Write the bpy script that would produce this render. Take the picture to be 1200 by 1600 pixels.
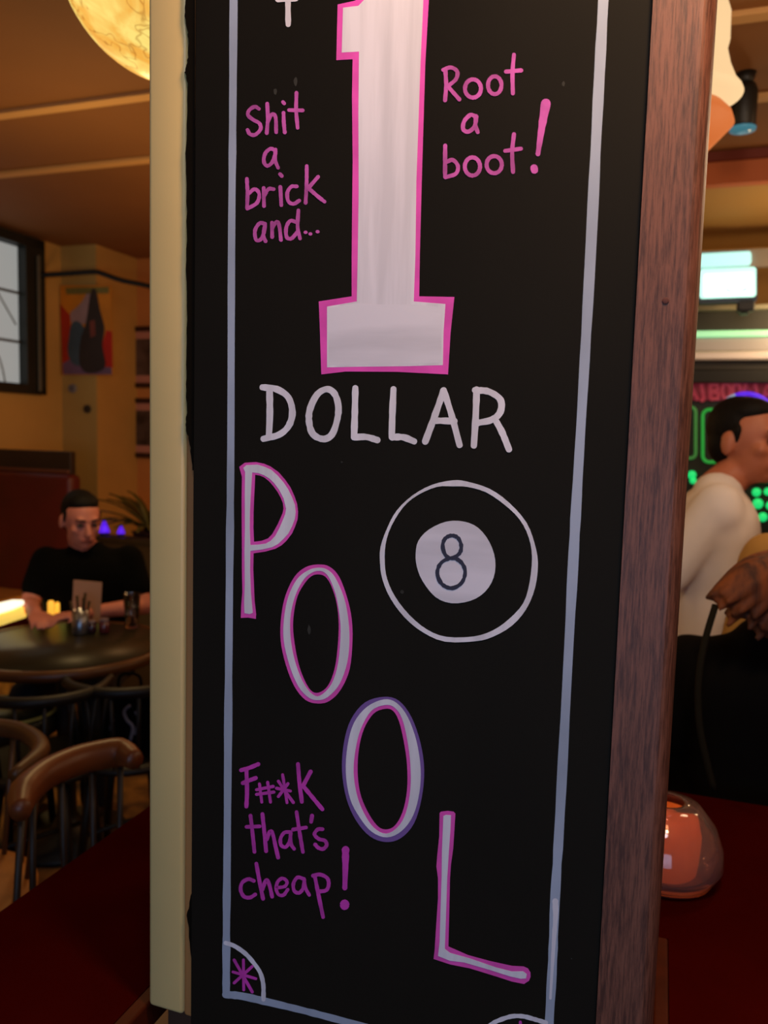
import bpy, bmesh, math, random
from mathutils import Vector, Matrix
from mathutils.geometry import tessellate_polygon
random.seed(7)
for o in list(bpy.data.objects): bpy.data.objects.remove(o)
SC = bpy.context.scene
COL = SC.collection

# ------------------------------------------------------------------ camera
F = 1250.0; CAMZ = 1.55
dn = Vector((240-600, -(13986-800), -F)).normalized()     # world down seen from the camera
ZC = -dn
YC = (Vector((0, 0, -1)) - ZC*Vector((0, 0, -1)).dot(ZC)).normalized()
XC = YC.cross(ZC)
C2W = Matrix((XC, YC, ZC))                                # camera vector -> world vector
CAM = Vector((0, 0, CAMZ))
cam = bpy.data.cameras.new('camera'); camo = bpy.data.objects.new('camera', cam); COL.objects.link(camo)
cam.sensor_fit = 'VERTICAL'; cam.sensor_height = 36.0; cam.lens = F/1600*36
camo.matrix_world = Matrix.Translation(CAM) @ C2W.to_4x4()
cam.dof.use_dof = True; cam.dof.focus_distance = 0.76; cam.dof.aperture_fstop = 6.2
cam.clip_start = 0.02
SC.camera = camo
SC.view_settings.view_transform = 'Standard'; SC.view_settings.look = 'None'
SC.view_settings.gamma = 1; SC.view_settings.use_curve_mapping = False
SC.view_settings.exposure = 0.0

# ------------------------------------------------------------------ world and lights
w = bpy.data.worlds.new('world'); SC.world = w; w.use_nodes = True
w.node_tree.nodes['Background'].inputs[0].default_value = (0.55, 0.62, 0.9, 1)
w.node_tree.nodes['Background'].inputs[1].default_value = 0.03

def lamp(kind, loc, energy, col, size=0.05, target=None, sy=None):
    l = bpy.data.lights.new('lamp_light', kind); l.energy = energy; l.color = col
    if kind == 'AREA':
        l.size = size
        if sy: l.shape = 'RECTANGLE'; l.size_y = sy
    elif kind in ('POINT', 'SPOT'): l.shadow_soft_size = size
    o = bpy.data.objects.new('lamp_light', l); COL.objects.link(o); o.location = loc
    if target is not None:
        o.rotation_euler = (Vector(target)-Vector(loc)).to_track_quat('-Z', 'Y').to_euler()
    return o
WARM = (1.0, 0.67, 0.28)
lamp('POINT', (0.27, 0.38, 2.24), 21, (1.0, 0.62, 0.29), 0.08)  # pendant above the board
lamp('POINT', (0.05, -0.10, 2.45), 13.5, (0.88, 0.92, 1.0), 0.15)                       # unseen neutral light added for falloff down the board                       
lamp('AREA', (-0.5, -1.5, 1.3), 15, (0.38, 0.64, 1.0), 1.5, (0, .75, 1.3), 1.0)        # daylight from the shop front behind
lamp('POINT', (-1.0, 2.95, 1.95), 14, WARM, 0.12)                                       # unseen warm lights added to fill the left room
lamp('POINT', (-0.45, 4.0, 1.9), 10, (1.0, 0.52, 0.2), 0.12)
lamp('POINT', (-1.9, 2.0, 1.9), 2.0, WARM, 0.12)
lamp('POINT', (2.2, 2.2, 2.3), 7, (1.0, .6, .3), 0.12)                               # right room
lamp('POINT', (1.15, 1.55, 2.2), 11, (1.0, .70, .42), 0.12)  # unseen light added to brighten the standing man
lamp('POINT', (1.75, 3.35, 2.1), 7.0, (1.0, .68, .36), 0.08)  # unseen light added below the soffit to brighten it
lamp('POINT', (-1.62, 3.55, 0.5), 3.0, (1.0, .66, .22), 0.08)                         # glow by the bench under the table

# ------------------------------------------------------------------ coordinate helpers
TH = math.radians(19.0)
U = Vector((math.cos(TH), -math.sin(TH), 0)); V = Vector((math.sin(TH), math.cos(TH), 0)); Z = Vector((0, 0, 1))
def ray(px, py): return C2W @ Vector((px-600, -(py-800), -F))
def at(px, py, Y):
    d = ray(px, py); return CAM + d*(Y/d.y)
def onz(px, py, z):
    d = ray(px, py); return CAM + d*((z-CAMZ)/d.z)
B0 = Vector((0, 0.75, 0)).dot(V)                          # board plane: dot(V)=B0
def onb(px, py, off=0.0):                                 # off = how far the plane stands proud towards the viewer
    d = ray(px, py); return CAM + d*((B0-off-CAM.dot(V))/d.dot(V))
def onv(px, py, b):
    d = ray(px, py); return CAM + d*((b-CAM.dot(V))/d.dot(V))
def onu(px, py, a):
    d = ray(px, py); return CAM + d*((a-CAM.dot(U))/d.dot(U))
def R(a, b, z=0): return U*a + V*b + Z*z                  # room axes

def s2l(c): return tuple(((x/255)/12.92 if x/255 <= .04045 else ((x/255+.055)/1.055)**2.4) for x in c)

# ------------------------------------------------------------------ materials
MATS = {}
def mat(name, rgb, rough=0.6, metal=0.0, var=0.0, scale=8.0, stretch=(1, 1, 1), rgb2=None, bump=0.0, spec=0.5, emit=None, estr=1.0, trans=0.0, coat=0.0, alpha=1.0, detail=4):
    if name in MATS: return MATS[name]
    m = bpy.data.materials.new(name); m.use_nodes = True
    nt = m.node_tree; b = nt.nodes['Principled BSDF']
    col = s2l(rgb)
    b.inputs['Base Color'].default_value = (*col, 1)
    b.inputs['Roughness'].default_value = rough; b.inputs['Metallic'].default_value = metal
    b.inputs['Specular IOR Level'].default_value = spec
    b.inputs['Transmission Weight'].default_value = trans; b.inputs['Coat Weight'].default_value = coat
    b.inputs['Alpha'].default_value = alpha
    if var > 0 or rgb2 or bump:
        tc = nt.nodes.new('ShaderNodeTexCoord'); mp = nt.nodes.new('ShaderNodeMapping')
        mp.inputs['Scale'].default_value = stretch
        nt.links.new(tc.outputs['Object'], mp.inputs[0])
        n = nt.nodes.new('ShaderNodeTexNoise'); n.inputs['Scale'].default_value = scale; n.inputs['Detail'].default_value = detail
        nt.links.new(mp.outputs[0], n.inputs['Vector'])
        cr = nt.nodes.new('ShaderNodeValToRGB')
        c2 = s2l(rgb2) if rgb2 else tuple(max(0, x*(1-var)) for x in col)
        c1 = col if rgb2 else tuple(min(1, x*(1+var*.5)) for x in col)
        cr.color_ramp.elements[0].position = .36; cr.color_ramp.elements[1].position = .62
        cr.color_ramp.elements[0].color = (*c2, 1); cr.color_ramp.elements[1].color = (*c1, 1)
        nt.links.new(n.outputs[0], cr.inputs[0])
        nt.links.new(cr.outputs[0], b.inputs['Base Color'])
        if bump:
            bp = nt.nodes.new('ShaderNodeBump'); bp.inputs['Strength'].default_value = bump; bp.inputs['Distance'].default_value = .002
            nt.links.new(n.outputs[0], bp.inputs['Height']); nt.links.new(bp.outputs[0], b.inputs['Normal'])
    if emit:
        b.inputs['Emission Color'].default_value = (*s2l(emit), 1); b.inputs['Emission Strength'].default_value = estr
    MATS[name] = m; return m

M_board = mat('chalkboard_paint', (25, 21, 16), .7, var=.22, scale=3.0, stretch=(1, 1, .6), spec=.12)
M_edgeblack = mat('ragged_black_paint', (20, 15, 10), .9, spec=.05)
M_white = mat('white_paint_marker', (228, 220, 232), .65, var=.13, scale=40, stretch=(1.6, 1.6, .12), spec=.3)
M_whiteh = mat('white_paint_marker_sideways', (222, 214, 226), .65, var=.13, scale=22, stretch=(.25, .25, 1.6), spec=.3)
M_line = mat('pale_border_marker', (164, 172, 194), .65, var=.18, scale=14, stretch=(1, 1, .5), spec=.3)
M_pink = mat('pink_paint_marker', (236, 84, 190), .65, var=.12, scale=30, spec=.3)
M_pink2 = mat('thin_pink_marker', (196, 88, 174), .65, var=.3, scale=45, spec=.3)
M_purple = mat('purple_marker', (124, 88, 160), .65, spec=.3)
M_mag = mat('magenta_marker', (205, 62, 180), .65, var=.2, scale=45, spec=.3)
M_ink = mat('black_marker', (44, 38, 60), .6)
M_smudge = mat('chalk_smudge', (50, 48, 44), .9, var=.5, scale=60)
M_cream = mat('cream_gloss_paint', (222, 190, 128), .42, var=.05, scale=5, bump=.12)
M_bare = mat('worn_brown_timber_edge', (168, 112, 62), .6, var=.3, scale=20, stretch=(1, 1, .1))
M_core = mat('pillar_timber', (70, 40, 24), .7, var=.2, scale=6)

def wood_mat(name, base, dark, sc=60, zs=.055, rough=.5):
    m = bpy.data.materials.new(name); m.use_nodes = True; nt = m.node_tree; b = nt.nodes['Principled BSDF']
    tc = nt.nodes.new('ShaderNodeTexCoord'); mp = nt.nodes.new('ShaderNodeMapping'); mp.inputs['Scale'].default_value = (1, 1, zs)
    nt.links.new(tc.outputs['Object'], mp.inputs[0])
    n = nt.nodes.new('ShaderNodeTexNoise'); n.inputs['Scale'].default_value = sc*3; n.inputs['Detail'].default_value = 8; n.inputs['Roughness'].default_value = .72
    n2 = nt.nodes.new('ShaderNodeTexNoise'); n2.inputs['Scale'].default_value = sc*.35; n2.inputs['Detail'].default_value = 3
    nt.links.new(mp.outputs[0], n.inputs['Vector']); nt.links.new(mp.outputs[0], n2.inputs['Vector'])
    ad = nt.nodes.new('ShaderNodeMath'); ad.operation = 'MULTIPLY_ADD'; ad.inputs[1].default_value = .30
    nt.links.new(n2.outputs[0], ad.inputs[0]); nt.links.new(n.outputs[0], ad.inputs[2])
    cr = nt.nodes.new('ShaderNodeValToRGB')
    cr.color_ramp.elements[0].position = .53; cr.color_ramp.elements[0].color = (*s2l(dark), 1)
    cr.color_ramp.elements[1].position = .74; cr.color_ramp.elements[1].color = (*s2l(base), 1)
    nt.links.new(ad.outputs[0], cr.inputs[0]); nt.links.new(cr.outputs[0], b.inputs['Base Color'])
    b.inputs['Roughness'].default_value = rough; b.inputs['Specular IOR Level'].default_value = .4
    bp = nt.nodes.new('ShaderNodeBump'); bp.inputs['Strength'].default_value = .25; bp.inputs['Distance'].default_value = .001
    nt.links.new(n.outputs[0], bp.inputs['Height']); nt.links.new(bp.outputs[0], b.inputs['Normal'])
    return m
M_trim = wood_mat('reddish_hardwood', (124, 76, 60), (76, 44, 35), 150, .07)

# ------------------------------------------------------------------ mesh helpers
def link(o, parent=None):
    COL.objects.link(o)
    if parent: o.parent = parent; o.matrix_parent_inverse = parent.matrix_world.inverted()
    return o
def mesh_obj(name, bm, m, parent=None, smooth=False):
    me = bpy.data.meshes.new(name); bm.normal_update(); bm.to_mesh(me); bm.free()
    if smooth:
        for p in me.polygons: p.use_smooth = True
    if m: me.materials.append(m)
    o = bpy.data.objects.new(name, me)
    return link(o, parent)
def thing(name, label, cat, loc, group=None):
    o = bpy.data.objects.new(name, None); o.empty_display_size = .05; COL.objects.link(o); o.location = loc
    o.matrix_world = Matrix.Translation(Vector(loc))
    o['label'] = label; o['category'] = cat
    if group: o['group'] = group
    return o
def tag(o, label, cat, group=None):
    o['label'] = label; o['category'] = cat
    if group: o['group'] = group
    return o
def struct(o): o['kind'] = 'structure'; return o
def box(bm, c, sx, sy, sz, room=True, bev=0.0, rot=None):
    """box centred on c, sized along room U, V and Z"""
    g = bmesh.ops.create_cube(bm, size=1); vs = g['verts']
    M = Matrix((U, V, Z)).transposed() if room else Matrix.Identity(3)
    if rot is not None: M = M @ rot
    for v in vs: v.co = Vector(c) + M @ Vector((v.co.x*sx, v.co.y*sy, v.co.z*sz))
    if bev:
        es = list({e for v in vs for e in v.link_edges})
        bmesh.ops.bevel(bm, geom=es, offset=bev, segments=3, affect='EDGES', profile=.5)
    return vs
def boxo(name, c, sx, sy, sz, m, parent=None, bev=0.0, room=True, rot=None, smooth=False):
    bm = bmesh.new(); box(bm, c, sx, sy, sz, room, bev, rot); return mesh_obj(name, bm, m, parent, smooth)
def tube(bm, pts, r, seg=10, closed=False, radii=None):
    pts = [Vector(p) for p in pts]; n = len(pts); rings = []; prev = None
    for i, p in enumerate(pts):
        a = pts[i-1] if (i > 0 or closed) else p; b = pts[(i+1) % n] if (i < n-1 or closed) else p
        t = (b-a).normalized()
        if prev is None:
            up = Vector((0, 0, 1)) if abs(t.z) < .9 else Vector((1, 0, 0)); x = t.cross(up).normalized()
        else: x = (prev - t*prev.dot(t)).normalized()
        prev = x; y = t.cross(x); rr = radii[i] if radii else r
        rings.append([bm.verts.new(p + (x*math.cos(2*math.pi*k/seg) + y*math.sin(2*math.pi*k/seg))*rr) for k in range(seg)])
    for i in range(n if closed else n-1):
        A, B = rings[i], rings[(i+1) % n]
        for k in range(seg): bm.faces.new((A[k], A[(k+1) % seg], B[(k+1) % seg], B[k]))
    if not closed:
        bm.faces.new(list(reversed(rings[0]))); bm.faces.new(rings[-1])
def tubeo(name, pts, r, m, parent=None, closed=False, radii=None, seg=10):
    bm = bmesh.new(); tube(bm, pts, r, seg, closed, radii); bmesh.ops.recalc_face_normals(bm, faces=bm.faces); return mesh_obj(name, bm, m, parent, True)
def lathe(bm, c, prof, seg=32, cap=True):
    c = Vector(c); rings = []
    for r, z in prof:
        rings.append([bm.verts.new(c + Vector((r*math.cos(2*math.pi*k/seg), r*math.sin(2*math.pi*k/seg), z))) for k in range(seg)])
    for A, B in zip(rings, rings[1:]):
        for k in range(seg): bm.faces.new((A[k], A[(k+1) % seg], B[(k+1) % seg], B[k]))
    if cap:
        bm.faces.new(list(reversed(rings[0]))); bm.faces.new(rings[-1])
def latheo(name, c, prof, m, parent=None, seg=32, cap=True, smooth=True):
    bm = bmesh.new(); lathe(bm, c, prof, seg, cap); bmesh.ops.recalc_face_normals(bm, faces=bm.faces)
    o = mesh_obj(name, bm, m, parent, smooth)
    return o
def prism(bm, pts, dirv):
    """closed polygon (Vectors) extruded by dirv"""
    tris = tessellate_polygon([pts])
    a = [bm.verts.new(p) for p in pts]; b = [bm.verts.new(p+dirv) for p in pts]
    for t in tris:
        try: bm.faces.new([a[i] for i in t]); bm.faces.new([b[i] for i in reversed(t)])
        except ValueError: pass
    n = len(pts)
    for i in range(n): bm.faces.new((a[i], a[(i+1) % n], b[(i+1) % n], b[i]))
    bmesh.ops.recalc_face_normals(bm, faces=bm.faces)
def prismo(name, pts, dirv, m, parent=None):
    bm = bmesh.new(); prism(bm, [Vector(p) for p in pts], Vector(dirv)); return mesh_obj(name, bm, m, parent)
def cr(pts, n=6, closed=False):
    """Catmull-Rom"""
    P = [Vector(p) for p in pts]; N = len(P)
    if N < 3: return P
    out = []
    rng = range(N) if closed else range(N-1)
    for i in rng:
        p1, p2 = P[i], P[(i+1) % N]
        p0 = P[(i-1) % N] if (closed or i > 0) else p1*2-p2
        p3 = P[(i+2) % N] if (closed or i+2 < N) else p2*2-p1
        for k in range(n):
            t = k/n
            out.append(.5*((2*p1) + (p2-p0)*t + (2*p0-5*p1+4*p2-p3)*t*t + (3*p1-p0-3*p2+p3)*t**3))
    if not closed: out.append(P[-1])
    return out

# ------------------------------------------------------------------ painted marks on the board (thin layers of paint, real geometry)
def poly2d(bm, loops, off, base=0.0):
    """loops of photo pixels on the board plane; first outer, others holes; a paint film standing off the board"""
    L3 = [[Vector((p[0], p[1], 0)) for p in l] for l in loops]
    flat = [p for l in L3 for p in l]
    top = [bm.verts.new(onb(p.x, p.y, off)) for p in flat]
    for t in tessellate_polygon(L3):
        try: bm.faces.new([top[i] for i in t])
        except ValueError: pass
    i0 = 0
    for l in L3:
        n = len(l); bot = [bm.verts.new(onb(p.x, p.y, base)) for p in l]
        for k in range(n):
            bm.faces.new((top[i0+k], bot[k], bot[(k+1) % n], top[i0+(k+1) % n]))
        i0 += n
def strokes(bm, lines, w, off, jit=.25):
    off -= 4e-5
    for ln in lines:
        off += 4e-5
        closed = False; ww = w
        if isinstance(ln, dict): closed = ln.get('c', False); ww = ln.get('w', w); ln = ln['p']
        pts = cr([Vector((p[0], p[1], 0)) for p in ln], 5, closed) if len(ln) > 2 else [Vector((*ln[0], 0)).lerp(Vector((*ln[1], 0)), t/4) for t in range(5)]
        n = len(pts); left = []; right = []
        for i, p in enumerate(pts):
            a = pts[i-1] if (i > 0 or closed) else p; b = pts[(i+1) % n] if (i < n-1 or closed) else p
            t = (b-a).normalized(); nn = Vector((-t.y, t.x, 0))
            W = (ww[0] + (ww[1]-ww[0])*i/max(1, n-1)) if isinstance(ww, tuple) else ww
            j = 1 + random.uniform(-jit, jit)*.35
            left.append(p+nn*W/2*j); right.append(p-nn*W/2*j)
        if closed:
            poly2d(bm, [left, list(reversed(right))] if True else [], off)
        else:
            W0 = ww[0] if isinstance(ww, tuple) else ww; W1 = ww[1] if isinstance(ww, tuple) else ww
            t0 = (pts[0]-pts[1]).normalized(); t1 = (pts[-1]-pts[-2]).normalized()
            c1 = [pts[-1] + (t1*math.cos(a)+Vector((-t1.y, t1.x, 0))*math.sin(a))*W1/2 for a in (1.0, .5, 0, -.5, -1.0)]
            c0 = [pts[0] + (t0*math.cos(a)+Vector((-t0.y, t0.x, 0))*math.sin(a))*W0/2 for a in (1.0, .5, 0, -.5, -1.0)]
            # quads along the stroke keep self-overlapping strokes clean
            tl = [bm.verts.new(onb(p.x, p.y, off)) for p in left]; tr = [bm.verts.new(onb(p.x, p.y, off)) for p in right]
            bl = [bm.verts.new(onb(p.x, p.y, 0)) for p in left]; br = [bm.verts.new(onb(p.x, p.y, 0)) for p in right]
            for i in range(n-1):
                bm.faces.new((tl[i], tl[i+1], tr[i+1], tr[i]))
                bm.faces.new((tl[i], bl[i], bl[i+1], tl[i+1])); bm.faces.new((tr[i], tr[i+1], br[i+1], br[i]))
            e1 = [bm.verts.new(onb(p.x, p.y, off)) for p in c1]; e0 = [bm.verts.new(onb(p.x, p.y, off)) for p in c0]
            bm.faces.new([tl[-1]]+e1+[tr[-1]]); bm.faces.new([tr[0]]+e0+[tl[0]])
def ell(cx, cy, rx, ry, n=14): return [(cx+rx*math.cos(2*math.pi*k/n), cy+ry*math.sin(2*math.pi*k/n)) for k in range(n)]
def T(ox, oy, s, data):
    """zoomed reading -> photo pixel"""
    def f(l): return [(ox+p[0]/s, oy+p[1]/s) for p in l]
    out = []
    for l in data:
        if isinstance(l, dict):
            d = dict(l); d['p'] = f(l['p']); out.append(d)
        else: out.append(f(l))
    return out

# ------------------------------------------------------------------ table height and room numbers
ZT = onb(265, 1587, -.006).z                              # bar table top
CEIL = 2.70; CEIL2 = 2.58
def ab(p): return (p.dot(U), p.dot(V))
aL = ab(onb(231, 800, -.006))[0]; aBL = ab(onb(301, 800))[0]
aBR = ab(onb(976, 800, 0))[0]; aR = ab(onb(1072, 800, .004))[0]
ZTOP = CEIL; PD = .30

# setting -------------------------------------------------------------
M_wall = mat('yellow_ochre_wall', (206, 158, 84), .75, var=.12, scale=1.5)
M_wall2 = mat('orange_wall', (208, 136, 72), .75, var=.12, scale=1.5)
M_ceil = mat('tan_ceiling_paint', (138, 88, 42), .8, var=.1, scale=1.2)
M_batten = mat('ceiling_batten', (205, 155, 95), .7)
M_floor = mat('patterned_pub_carpet', (150, 104, 44), .9, rgb2=(52, 26, 12), scale=7)
WLa = ab(at(30, 500, 4.9)); aW = WLa[0]                   # left wall at U = aW
bF = ab(at(150, 500, 5.66))[1]                            # far wall at V = bF
aWR = 3.6
def slab(name, a0, a1, b0, b1, z0, z1, m):
    bm = bmesh.new(); box(bm, R((a0+a1)/2, (b0+b1)/2, (z0+z1)/2), a1-a0, b1-b0, z1-z0)
    return struct(mesh_obj(name, bm, m))
bN = -3.2
floor = slab('floor', aW, aWR, bN, bF, -.05, 0, M_floor)
ceiling = slab('ceiling', aW, aWR, bN, bF, CEIL, CEIL+.05, M_ceil)
wall_right = slab('wall_right', aWR, aWR+.1, bN, bF, 0, CEIL, M_wall2)
wall_far = slab('wall_far', aW, aWR, bF, bF+.1, 0, CEIL, M_wall2)
# left wall with the window opening
def wa(px, py): return ab(onu(px, py, aW))[1]
wb1 = wa(62, 500); wb0 = wb1-1.3
wz0 = onu(61, 617, aW).z; wz1 = onu(61, 378, aW).z
bm = bmesh.new()
for (b0, b1, z0, z1) in ((bN, wb0, 0, CEIL), (wb1, bF+.1, 0, CEIL), (wb0, wb1, 0, wz0), (wb0, wb1, wz1, CEIL)):
    box(bm, R(aW-.06, (b0+b1)/2, (z0+z1)/2), .12, b1-b0, z1-z0)
wall_left = struct(mesh_obj('wall_left', bm, M_wall))
# window 1: dark steel frame, leaded pale panes
M_frame = mat('dark_green_black_frame', (26, 28, 22), .5)
M_pane = mat('frosted_daylight_glass', (150, 155, 155), .5, emit=(166, 172, 172), estr=.62)
M_lead = mat('leading', (120, 124, 122), .6)
win = bpy.data.objects.new('window_1', None); COL.objects.link(win); win.location = R(aW, (wb0+wb1)/2, wz0); win.matrix_world = Matrix.Translation(win.location); struct(win)
bm = bmesh.new(); fw = .10
for (b0, b1, z0, z1) in ((wb1-fw*1.6, wb1, wz0, wz1), (wb0, wb0+fw, wz0, wz1), (wb0, wb1, wz0, wz0+.055), (wb0, wb1, wz1-.06, wz1)):
    box(bm, R(aW+.005, (b0+b1)/2, (z0+z1)/2), .09, b1-b0, z1-z0, bev=.004)
mesh_obj('window_frame', bm, M_frame, win)
boxo('stay_rod', R(aW+.06, wb1-.07, (wz0+wz1)/2-.04), .012, .022, wz1-wz0-.12, mat('grey_metal_stay', (96, 92, 82), .4), win, .003)
gb1 = wb1-fw*1.6; gb0 = wb0+fw; nb = 3; nz = 3
zs = [wz0+.055, wz0+.055+(wz1-wz0)*.27, wz0+.055+(wz1-wz0)*.58, wz1-.06]
for i in range(nb):
    for j in range(nz):
        b0 = gb0+(gb1-gb0)*i/nb; b1 = gb0+(gb1-gb0)*(i+1)/nb
        boxo('pane', R(aW-.01, (b0+b1)/2, (zs[j]+zs[j+1])/2), .006, b1-b0-.014, zs[j+1]-zs[j]-.014, M_pane, win)
for j in (1, 2): tubeo('lead_came', [R(aW-.008, gb0, zs[j]), R(aW-.008, gb1, zs[j])], .009, M_lead, win)
for i in (1, 2): tubeo('lead_came', [R(aW-.008, gb0+(gb1-gb0)*i/nb, zs[0]), R(aW-.008, gb0+(gb1-gb0)*i/nb, zs[3])], .007, M_lead, win)
tubeo('lead_came', cr([R(aW-.006, gb1-.16, zs[3]), R(aW-.006, gb1-.22, zs[2]+.12), R(aW-.006, gb1-.18, zs[2]), R(aW-.006, gb1-.03, zs[1]+.1)], 5), .005, M_lead, win)
tubeo('lead_came', cr([R(aW-.006, gb1-.22, zs[1]), R(aW-.006, gb1-.15, zs[1]-.14), R(aW-.006, gb1-.12, zs[0])], 5), .005, M_lead, win)
# ceiling battens, cross the ceiling parallel to the far wall
for px, py, a0, a1 in ((120, 160, aW, .6), (120, 258, aW, .5), (1170, 24, .9, aWR), (1190, 152, 1.0, aWR)):
    b = ab(onz(px, py, CEIL))[1]
    boxo('batten', R((a0+a1)/2, b, CEIL-.008), a1-a0, .05, .016, M_batten, ceiling, .003)
# pilaster (olive) beside the window, projecting from the far wall
M_olive = mat('olive_cream_pilaster_paint', (182, 152, 88), .7, var=.08, scale=2)
bPl = wa(96, 500); pa1 = ab(onv(150, 500, bPl))[0]
pil = slab('wall_pilaster', aW, pa1, bPl+.01, bF, 0, CEIL, M_wall)
slab('trim_5', aW, pa1, bPl, bPl+.0095, 0, CEIL, M_olive)
# lowered bulkhead over the bar on the right
bBk = ab(at(1140, 270, 3.27))[1]
aBk = ab(at(960, 270, 3.35))[0]
M_rust = mat('rust_orange_bulkhead', (200, 108, 60), .7)
M_soff = mat('olive_brown_soffit', (192, 146, 78), .8)
M_darkred = mat('dark_red_cornice', (120, 44, 24), .6)
tr1 = slab('trim_1', aBk, aWR, bBk, bBk+.05, CEIL2, CEIL-.035, M_rust)
tr2 = slab('trim_2', aBk, aWR, bBk-.02, bBk+.05, CEIL-.035, CEIL, M_darkred)
tr3 = slab('trim_3', aBk, aWR, bBk+.05, bF, CEIL2, CEIL2+.03, M_soff)

# pillar --------------------------------------------------------------
pillar = thing('pillar', 'square pillar with cream-painted left edge and reddish timber right edge carrying the chalkboard', 'pillar', R((aL+aR)/2, B0+PD/2, 0))
g = .006
boxo('core', R((aL+aR)/2, B0+.03+PD/2, CEIL/2), aR-aL-.02, PD, CEIL, M_core, pillar)
# cream plank: rounded front edges, ends just above the table top, with a worn brown strip beside the board
zc = ZT+.004
bm = bmesh.new(); wdt = (aBL-.0135)-aL
box(bm, R(aL+wdt/2, B0+g+.012, (zc+CEIL)/2), wdt, .024, CEIL-zc, bev=.005)
mesh_obj('cream_plank', bm, M_cream, pillar, True)
boxo('bare_edge', R(aBL-.0068, B0+g+.0125, (zc+CEIL)/2), .0130, .022, CEIL-zc, M_bare, pillar, .003)
# ragged run of black paint that strays over the plank edge
bm = bmesh.new()
ye = [(-200, 290), (0, 290), (25, 289), (48, 293), (60, 294), (90, 293.5), (105, 291), (113, 288.5), (118, 291), (130, 293), (180, 292.5), (240, 290), (300, 291), (360, 292), (420, 291), (500, 292), (560, 291), (600, 290.5), (640, 292), (655, 290.5), (672, 291), (685, 295), (705, 298), (735, 300.5)]
ye2 = [(1390, 300), (1410, 296), (1430, 292), (1450, 295), (1480, 297), (1520, 300)]
for Y_ in (ye, ye2):
    prev = None
    left = [(Y_[i][1]+(Y_[i+1][1]-Y_[i][1])*t/4+random.uniform(-.9, .9), Y_[i][0]+(Y_[i+1][0]-Y_[i][0])*t/4) for i in range(len(Y_)-1) for t in range(4)]+[(Y_[-1][1], Y_[-1][0])]; right = [(304.5, y) for y, x in reversed(Y_)]
    poly2d(bm, [left+right], -.002, -.012)
bmesh.ops.recalc_face_normals(bm, faces=bm.faces)
mesh_obj('stray_black_paint', bm, M_edgeblack, pillar)
# timber trim, right: outer corner rounded over
q = aR-aBR; rr = .013; prof = [(aBR, B0+.03), (aBR, B0-.004)]
for k in range(9):
    t = math.pi/2*k/8; prof.append((aR-rr+rr*math.sin(t), B0-.004+rr*1.5-rr*1.5*math.cos(t)))
prof.append((aR, B0+.03))
pts = [R(a, b, 0) for a, b in prof]
prismo('timber_edge', pts, Z*CEIL, M_trim, pillar)
M_soot = mat('dark_knot', (88, 44, 40), .8)
kn = onb(1040, 470, .0045)
bm = bmesh.new(); bmesh.ops.create_uvsphere(bm, u_segments=8, v_segments=6, radius=.0022)
for v in bm.verts: v.co = kn + Matrix((U, V, Z)).transposed() @ Vector((v.co.x*1.3, v.co.y*.3, v.co.z*1.2))
mesh_obj('knot', bm, M_soot, pillar)

# chalkboard ----------------------------------------------------------
board = thing('chalkboard', 'tall black chalkboard advertising one dollar pool in white and pink paint marker', 'sign', R((aBL+aBR)/2, B0, ZT))
zb0 = onb(600, 1700).z; zb1 = onb(600, -150).z+.25
pb = boxo('panel', R((aBL+aBR)/2, B0+.011, (zb0+zb1)/2), aBR-aBL-.0006, .022, zb1-zb0, M_board, board, .0012)
def part(name, label, m, fn):
    bm = bmesh.new(); fn(bm); bmesh.ops.recalc_face_normals(bm, faces=bm.faces)
    o = mesh_obj(name, bm, m, board); o['label'] = label; return o
def S(label, m, lines, w, off=.00045, name='letter'):
    return part(name, label, m, lambda bm: strokes(bm, lines, w, off))
def P(label, m, loops, off=.0004, name='letter', parent=None):
    bm = bmesh.new(); poly2d(bm, loops, off); bmesh.ops.recalc_face_normals(bm, faces=bm.faces)
    o = mesh_obj(name, bm, m, parent or board)
    if label: o['label'] = label
    return o

# border lines
S('pale painted border line down the left side', M_line, [[(366.5, -140), (365, 0), (363.5, 200), (361.7, 400), (360.6, 700), (358.6, 900), (356.8, 1100), (355.2, 1300), (353.8, 1460), (353.4, 1554)]], 12, .0003, 'border_line')
S('pale painted border line down the right side', M_line, [[(950, -140), (942.7, 0), (932.4, 200), (922.6, 400), (911.5, 600), (901, 780), (893.5, 920), (883, 1120), (873.5, 1300), (867, 1410), (863.5, 1500), (857.5, 1610), (853, 1700)]], (17, 13.5), .0003, 'border_line')
S('second pass of the border marker near the bottom right', M_white, [[(867.5, 1408), (868, 1430), (866, 1460), (863.5, 1500), (860, 1560)]], (9, 4), .00038, 'border_line')
S('pale painted border line along the bottom', M_line, [[(353, 1554), (378, 1556.5), (420, 1566), (470, 1578), (520, 1591), (580, 1607), (660, 1630), (860, 1690)]], (12, 10), .00035, 'border_line')
S('small white arc across the bottom left corner', M_white, T(220, 1400, 6, [[(795, 440), (880, 470), (980, 540), (1060, 630), (1120, 720), (1148, 830), (1150, 970)]]), 6.6, name='corner_arc')
S('pink eight-pointed star in the corner', M_mag, T(220, 1400, 6, [[(875, 600), (1045, 900)], [(962, 600), (965, 880)], [(1045, 660), (875, 815)], [(865, 712), (1078, 775)]]), 4.6, name='star')
S('small white arc across the bottom right corner', M_white, [[(755, 1610), (770, 1599), (783, 1593), (800, 1588), (817, 1588), (833, 1592), (853, 1598)]], 7, name='corner_arc')
S('pink star in the bottom right corner', M_mag, [[(813, 1597), (816, 1640)], [(795, 1605), (835, 1635)], [(838, 1606), (796, 1636)]], 4.6, name='star')
S('lower end of a white letter T cut by the picture top', M_white, [[(451, -45), (450, 0), (450.3, 38)], [(434, -1), (462, -2)]], 8.6)
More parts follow.
